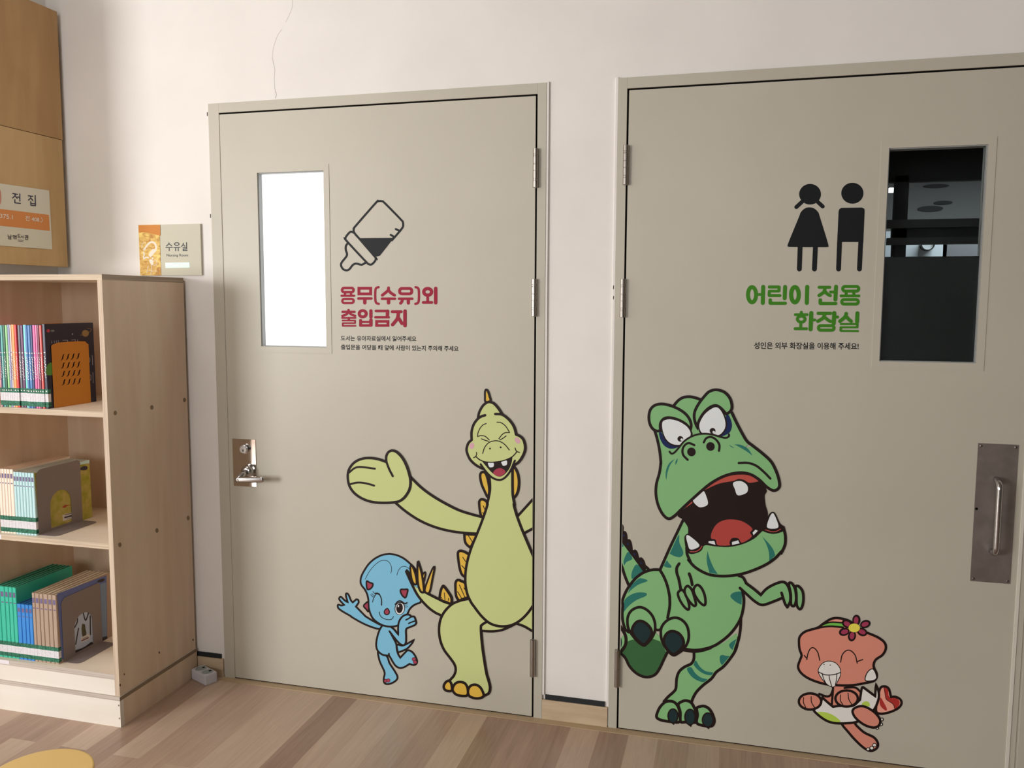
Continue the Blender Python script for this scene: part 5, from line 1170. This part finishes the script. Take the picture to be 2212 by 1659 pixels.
a.line(P[:11]+[(1772, 972)], 6.0, INK); a.line(P[13:], 6.0, INK); a.line([(1683, 742), (1710, 830), (1740, 920), (1775, 970)], 6.0, INK); a.end('far_arm', e)
a.begin(); a.crop(J_C)   # lower jaw
jo = PX(J_C, [(672, 1450), (678, 1540), (720, 1640)]) + PX(L_C, [(200, 215), (290, 320), (420, 405), (560, 458), (750, 476), (950, 460), (1150, 412), (1400, 310), (1570, 200), (1680, 85)]) + PX(J_C, [(1990, 1545), (2050, 1420), (2058, 1290), (2030, 1165)])
ji = PX(J_C, [(1900, 1230), (1730, 1190), (1650, 1280), (1500, 1370), (1300, 1430), (1100, 1440), (930, 1410)])
a.raw_fill(spline(jo, False) + ji, GRN, smooth=False)
a.fill([(1735, 1295, 1), (1830, 1395), (1890, 1480), (1918, 1560, 1), (1832, 1650, 1), (1828, 1520), (1790, 1400)], TEAL)
a.crop(L_C); a.fill([(505, 75, 1), (540, 200), (600, 340), (668, 445, 1), (535, 425, 1), (500, 290), (490, 180)], TEAL)
a.raw_line(jo, LW, INK); a.end('lower_jaw', e)
a.begin(); a.crop(J_C)   # open mouth
a.fill([(545, 990), (700, 850), (900, 620), (1150, 440), (1400, 390), (1600, 430), (1790, 625), (1768, 720), (1780, 850), (1812, 975), (1800, 1180), (1730, 1225), (1620, 1325), (1450, 1405), (1250, 1443), (1050, 1430), (925, 1420), (860, 1500), (730, 1540), (670, 1500), (655, 1450), (640, 1300), (692, 1250, 1), (686, 1160), (612, 1052, 1)], INK)
a.fill([(925, 640), (1020, 560), (1160, 480), (1300, 438), (1430, 425), (1560, 440), (1680, 508), (1620, 532), (1545, 538), (1480, 500), (1400, 485), (1330, 512), (1150, 545), (1040, 585)], RD3)
a.fill([(652, 890), (690, 840), (738, 803), (748, 825)], RD3)
a.fill([(1014, 1318), (1030, 1220), (1100, 1115), (1210, 1062), (1340, 1056), (1470, 1088), (1595, 1182), (1562, 1240), (1585, 1300), (1450, 1382), (1400, 1322), (1310, 1318), (1272, 1380), (1275, 1418), (1110, 1415), (1080, 1340)], RD2)
for P in ([(895, 655), (760, 772), (830, 872), (900, 880), (970, 838), (948, 730)], [(1325, 540), (1430, 515), (1520, 572), (1528, 660), (1470, 702), (1385, 712), (1350, 630)], [(980, 1360), (1060, 1356), (1076, 1411), (980, 1386)], [(1310, 1372), (1395, 1347), (1416, 1390), (1310, 1413)], [(1598, 1240), (1640, 1196), (1672, 1215), (1612, 1276)]): a.fill([(x, y, 1) for x, y in P] if len(P) < 5 else P, WH2)
a.fill([(650, 1290), (700, 1262), (860, 1400), (905, 1425), (870, 1500), (760, 1540), (680, 1520), (668, 1440), (645, 1360)], INK)
a.line([(720, 1508), (800, 1506), (860, 1470), (885, 1430)], 1.8, RD3)
a.fill([(1795, 1170), (1815, 1010), (1870, 948), (1920, 975), (1985, 1110), (2050, 1160), (2030, 1220), (1900, 1258), (1780, 1235), (1730, 1200)], INK)
a.line([(1780, 1200), (1860, 1225), (1930, 1222), (1990, 1190)], 1.6, RD3)
a.fill([(665, 1292), (712, 1286), (850, 1410), (795, 1465), (720, 1475), (690, 1410)], WH2); a.fill([(1872, 970), (1905, 990), (1963, 1152), (1890, 1185), (1800, 1160), (1835, 1030)], WH2); a.end('mouth', e)
a.begin()   # upper head
hd = PX(I_C, [(310, 1000), (365, 1180), (415, 1420), (438, 1640)]) + PX(J_C, [(309, 260), (290, 400), (248, 550), (240, 700), (270, 850), (335, 980), (415, 1045), (500, 1005), (620, 890), (800, 725), (1000, 555), (1200, 445), (1400, 398), (1560, 418), (1690, 495), (1800, 600), (1900, 650), (1972, 600), (1968, 500), (1930, 380), (1860, 245), (1740, 130), (1600, 20)]) + PX(I_C, [(2150, 1225), (2050, 1060), (1940, 850), (1850, 660)])
a.raw_fill(PX(I_C, [(310, 1000), (365, 1180), (415, 1420), (440, 1700), (900, 1800), (1600, 1800), (2195, 1275), (2050, 1060), (1940, 850), (1850, 660), (1700, 400), (1250, 420), (900, 400), (400, 700)]), GRN, smooth=False)
a.raw_fill(spline(hd, False)[:-14], GRN, smooth=False)
a.crop(J_C); a.fill([(1000, 100), (1600, 30), (1740, 140), (1860, 260), (1700, 420), (1300, 380)], GRN, smooth=False)
for P in ([(1340, 0, 1), (1430, 5), (1520, 50), (1570, 110), (1600, 162, 1), (1540, 115), (1470, 70), (1390, 25)], [(1265, 2, 1), (1345, 50, 1), (1300, 38)], [(508, 202, 1), (440, 290), (400, 410), (388, 500, 1), (376, 450), (385, 350), (430, 260)], [(546, 190, 1), (540, 245), (512, 292, 1), (516, 240)]): a.fill(P, TEAL)
a.raw_line(hd, LW, INK); a.line([(1405, 262), (1530, 260), (1650, 300), (1760, 390), (1848, 480)], 5.2, INK); a.end('upper_head', e)
a.begin(); a.crop(I_C)
a.fill([(690, 520), (780, 420), (880, 358), (1000, 340), (1120, 365), (1240, 405), (1110, 700), (1080, 1100), (1040, 1000), (1000, 760), (900, 640)], GRN, smooth=False)
a.line([(690, 525), (780, 420), (880, 358), (1000, 340), (1120, 362), (1225, 398)], LW, INK); a.end('brow', e)
a.begin()
P = [(450, 485), (320, 512), (235, 590), (202, 710), (210, 850), (260, 960), (340, 1020), (430, 1020, 1), (430, 880), (490, 785), (600, 757), (760, 792), (920, 875), (1030, 990, 1), (1042, 900), (1005, 780), (910, 665), (760, 570), (600, 510)]
a.fill(P, GRN); a.line(P, LW, INK, closed=True); a.end('brow', e)
a.begin()
P = [(1540, 203), (1400, 240), (1290, 350), (1180, 500), (1110, 650), (1108, 800), (1165, 965, 1), (1190, 840), (1280, 680), (1400, 562), (1530, 515), (1640, 575), (1745, 690, 1), (1830, 620), (1852, 520), (1810, 370), (1700, 250)]
a.fill(P, GRN); a.line(P, LW, INK, closed=True); a.end('brow', e)
a.begin()
a.fill([(400, 1060), (450, 1050), (540, 1220), (680, 1320), (800, 1325), (720, 1368), (610, 1372), (500, 1310), (428, 1190)], NVY)
P = [(600, 775), (490, 810), (450, 890), (475, 1040), (530, 1190), (660, 1300), (815, 1310), (900, 1215), (1045, 1130), (1042, 1030), (960, 920), (830, 835), (720, 793)]; a.fill(P, INK); a.line(P, 3.0, INK, closed=True)
a.fill([(600, 790), (490, 822), (462, 895), (482, 1040), (545, 1185), (660, 1280), (820, 1295), (895, 1210), (1018, 1132), (1024, 1040), (955, 935), (830, 850), (720, 808)], WH2)
a.ell(826, 1180, 58, 56, INK); a.ell(853, 1195, 24, 24, WH2); a.end('left_eye', e)
a.begin()
a.fill([(1780, 700), (1838, 820), (1852, 940), (1800, 1060), (1660, 1128), (1580, 1120), (1700, 1000), (1730, 880), (1730, 740)], NVY)
P = [(1540, 535), (1425, 575), (1290, 690), (1198, 855), (1195, 975), (1255, 1080), (1420, 1085), (1600, 1120), (1712, 1010), (1742, 880), (1705, 720), (1630, 585)]; a.fill(P, INK); a.line(P, 3.0, INK, closed=True)
a.fill([(1540, 550), (1430, 592), (1302, 702), (1215, 860), (1210, 970), (1267, 1064), (1420, 1066), (1588, 1104), (1698, 1000), (1725, 880), (1690, 730), (1622, 605)], WH2)
a.ell(1468, 1020, 59, 57, INK); a.ell(1490, 1045, 24, 24, WH2); a.end('right_eye', e)
a.begin()
a.fill([(700, 1420), (820, 1335), (920, 1222), (1040, 1145), (1180, 1096), (1330, 1084), (1480, 1104), (1620, 1144), (1500, 1240), (900, 1400)], GRN)
a.line([(610, 1435), (650, 1475), (710, 1450), (800, 1350), (900, 1230), (1030, 1142), (1180, 1090), (1330, 1078), (1480, 1098), (1620, 1140), (1730, 1160), (1788, 1132), (1793, 1090)], 4.2, INK)
a.ell(1046, 1440, 84, 88, INK, rot=-20); a.ell(1425, 1331, 84, 88, INK, rot=-20)
a.line([(1105, 1305), (1000, 1264), (920, 1300), (870, 1390), (882, 1500), (970, 1596)], 4.8, INK); a.line([(1293, 1250), (1340, 1170), (1430, 1142), (1530, 1190), (1602, 1300), (1594, 1418)], 4.8, INK); a.end('snout', e)

# ---- small pink dinosaur
KP = 2.0
PKD = mat('vinyl_salmon', (166, 106, 90), k=KP, rough=0.55, spec=0.2); PK2 = mat('vinyl_pale_salmon', (180, 124, 108), k=KP, rough=0.55, spec=0.2); WH3 = mat('vinyl_white_egg', (188, 186, 180), k=KP-.3, rough=0.55, spec=0.2); GR3 = mat('vinyl_spot_green', (142, 164, 62), k=KP-.1, rough=0.55, spec=0.2)
RD4 = mat('vinyl_tail_red', (132, 36, 32), k=KP, rough=0.55, spec=0.2); MAG = mat('vinyl_petal', (122, 42, 64), k=KP, rough=0.55, spec=0.2); YEL = mat('vinyl_yellow', (204, 192, 74), k=KP-.5, rough=0.55, spec=0.2); GR4 = mat('vinyl_leaf', (86, 146, 60), k=KP, rough=0.55, spec=0.2)
e = empty('pink_dinosaur_sticker', aY(1835, 1480, 0)); tag(e, 'small pink smiling baby dinosaur sticker in an eggshell at the foot of the right door', 'sticker')
a = Art(on_door, base=0.0003).crop(O_C); LW = 5.4
a.begin()
P = [(955, 905), (1005, 868), (1055, 895), (1078, 982, 1), (1130, 982), (1182, 1012), (1192, 1060), (1150, 1110), (1060, 1150), (960, 1165), (915, 1120)]
a.fill(P, PK2); a.fill([(1003, 882), (1045, 905), (1060, 985), (1130, 995), (1172, 1030), (1165, 1075), (1120, 1110), (1100, 1060), (1030, 1010), (1015, 950)], RD4); a.fill([(965, 990), (1005, 1050), (1035, 1115), (1015, 1128), (960, 1070)], RD4); a.line([(1003, 885), (1015, 950), (1030, 1010), (1100, 1060), (1120, 1110)], 1.4, INK); a.line(P, LW, INK, closed=True); a.end('tail', e)
a.begin()
P = [(545, 1265), (620, 1370), (700, 1460), (790, 1540), (865, 1570), (928, 1535), (935, 1480), (890, 1420), (790, 1370), (710, 1300), (665, 1255)]
a.fill(P, PKD); a.line(P, LW, INK, closed=True)
for x, y, r in ((830, 1550, 18), (870, 1538, 21), (900, 1505, 21)): a.ell(x, y, r, r*.9, WH3, lw=1.6, lm=INK)
a.end('leg', e)
a.begin(); a.fill([(455, 870), (640, 850), (700, 880), (745, 925), (735, 1050), (600, 1100), (440, 1095), (330, 1000), (400, 960), (445, 930)], PKD)
a.line([(450, 875), (445, 960), (435, 1080)], 5.0, INK); a.line([(300, 950), (380, 978), (425, 960), (450, 900)], 5.0, INK); a.line([(575, 885), (640, 880), (700, 885), (750, 930)], 4.6, INK); a.end('chest', e)
a.begin()
P = [(235, 1120), (340, 1218), (450, 1264), (600, 1268), (740, 1242), (880, 1140), (940, 1020), (945, 930), (915, 845, 1), (908, 975, 1), (840, 925), (780, 880, 1), (762, 890), (742, 1015, 1), (660, 1080), (520, 1080), (450, 1090, 1), (395, 1045), (335, 990, 1), (300, 1080)]
a.fill(P, WH3); a.fill([(268, 1155), (340, 1146), (430, 1170), (500, 1215), (530, 1252), (450, 1256), (340, 1215)], GR3); a.fill([(765, 1068), (775, 1042), (810, 1030), (842, 1045), (845, 1085)], GR3)
a.line(P, LW, INK, closed=True); a.end('eggshell', e)
for P_, tk in (((200, 1032, 122, 88), [[(130, 990), (128, 1040), (152, 1095)], [(212, 980), (216, 1040), (252, 1102)]]), ((597, 1000, 122, 88), [[(533, 960), (530, 1020), (556, 1066)], [(612, 940), (622, 1010), (652, 1062)]])):
    a.begin(); a.ell(*P_, PKD, lw=LW, lm=INK)
    for t_ in tk: a.line(t_, 2.0, INK)
    a.end('hand', e)
a.begin()
for x, y, r in ((980, 1228, 16), (970, 1280, 17), (930, 1320, 14)): a.ell(x, y, r, r, WH3, lw=2.0, lm=INK)
P = [(662, 1130), (720, 1088), (800, 1090), (900, 1150), (960, 1230), (945, 1295), (880, 1315), (780, 1280), (690, 1205)]
a.fill(P, PKD); a.line(P, LW, INK, closed=True); a.end('foot', e)
a.begin()
P = [(80, 400), (88, 330), (150, 272), (280, 232), (340, 190), (430, 135), (520, 128), (640, 165), (700, 240), (830, 290), (940, 338), (1010, 395), (1022, 460), (985, 528), (912, 580), (890, 650), (925, 740), (900, 805), (800, 832), (650, 856), (500, 856), (350, 840), (200, 790), (105, 725), (70, 655), (92, 580), (108, 530), (88, 470)]
a.fill(P, PKD); a.fill([(330, 208), (430, 180), (550, 185), (560, 218), (430, 212)], GR4); a.fill([(450, 158), (490, 145), (540, 145), (540, 162)], PK2); a.line(P, LW, INK, closed=True)
a.line([(270, 240), (350, 222), (440, 216), (560, 228)], 4.0, INK); a.line([(320, 205), (420, 172), (560, 178)], 3.4, INK)
for P in ([(165, 577), (178, 510), (205, 458), (240, 450), (282, 495), (306, 586)], [(138, 532), (150, 548), (165, 562)], [(533, 605), (548, 530), (590, 482), (640, 480), (690, 530), (712, 616)], [(712, 600), (740, 588), (772, 577)]): a.line(P, 2.4, INK)
a.end('head', e)
a.begin()
P = [(410, 594), (480, 615), (525, 672), (532, 740), (500, 815), (468, 868), (428, 872), (375, 838), (318, 770), (288, 700), (315, 640), (355, 605)]
a.fill(P, WH3); a.line(P, 1.7, INK, closed=True); a.line([(294, 712), (350, 738), (410, 745), (480, 735), (532, 716)], 2.0, INK)
for P in ([(330, 725), (350, 790), (380, 848)], [(405, 745), (418, 810), (435, 866)], [(490, 730), (488, 790), (475, 850)]): a.line(P, 1.8, INK)
a.ell(352, 630, 6, 6, INK); a.ell(418, 637, 6, 6, INK); a.end('snout', e)
a.begin(); P = [(802, 805), (810, 740), (848, 690), (885, 680), (912, 725), (922, 780), (880, 806)]; a.fill(P, WH3); a.line(P, 2.2, INK, closed=True); a.end('tusk', e)
a.begin()
for x, y, rot in ((703, 148, 90), (800, 192, -20), (765, 278, 25), (655, 322, 100), (570, 276, -15), (600, 188, 30)): a.ell(x, y, 58, 44, INK, rot=rot)
for x, y, rot in ((700, 152, 95), (798, 193, -20), (765, 276, 25), (656, 318, 98), (575, 276, -15), (604, 190, 30)): a.ell(x, y, 40, 25, MAG, rot=rot)
a.ell(680, 233, 66, 52, INK); a.ell(680, 233, 62, 48, YEL); a.end('flower', e)
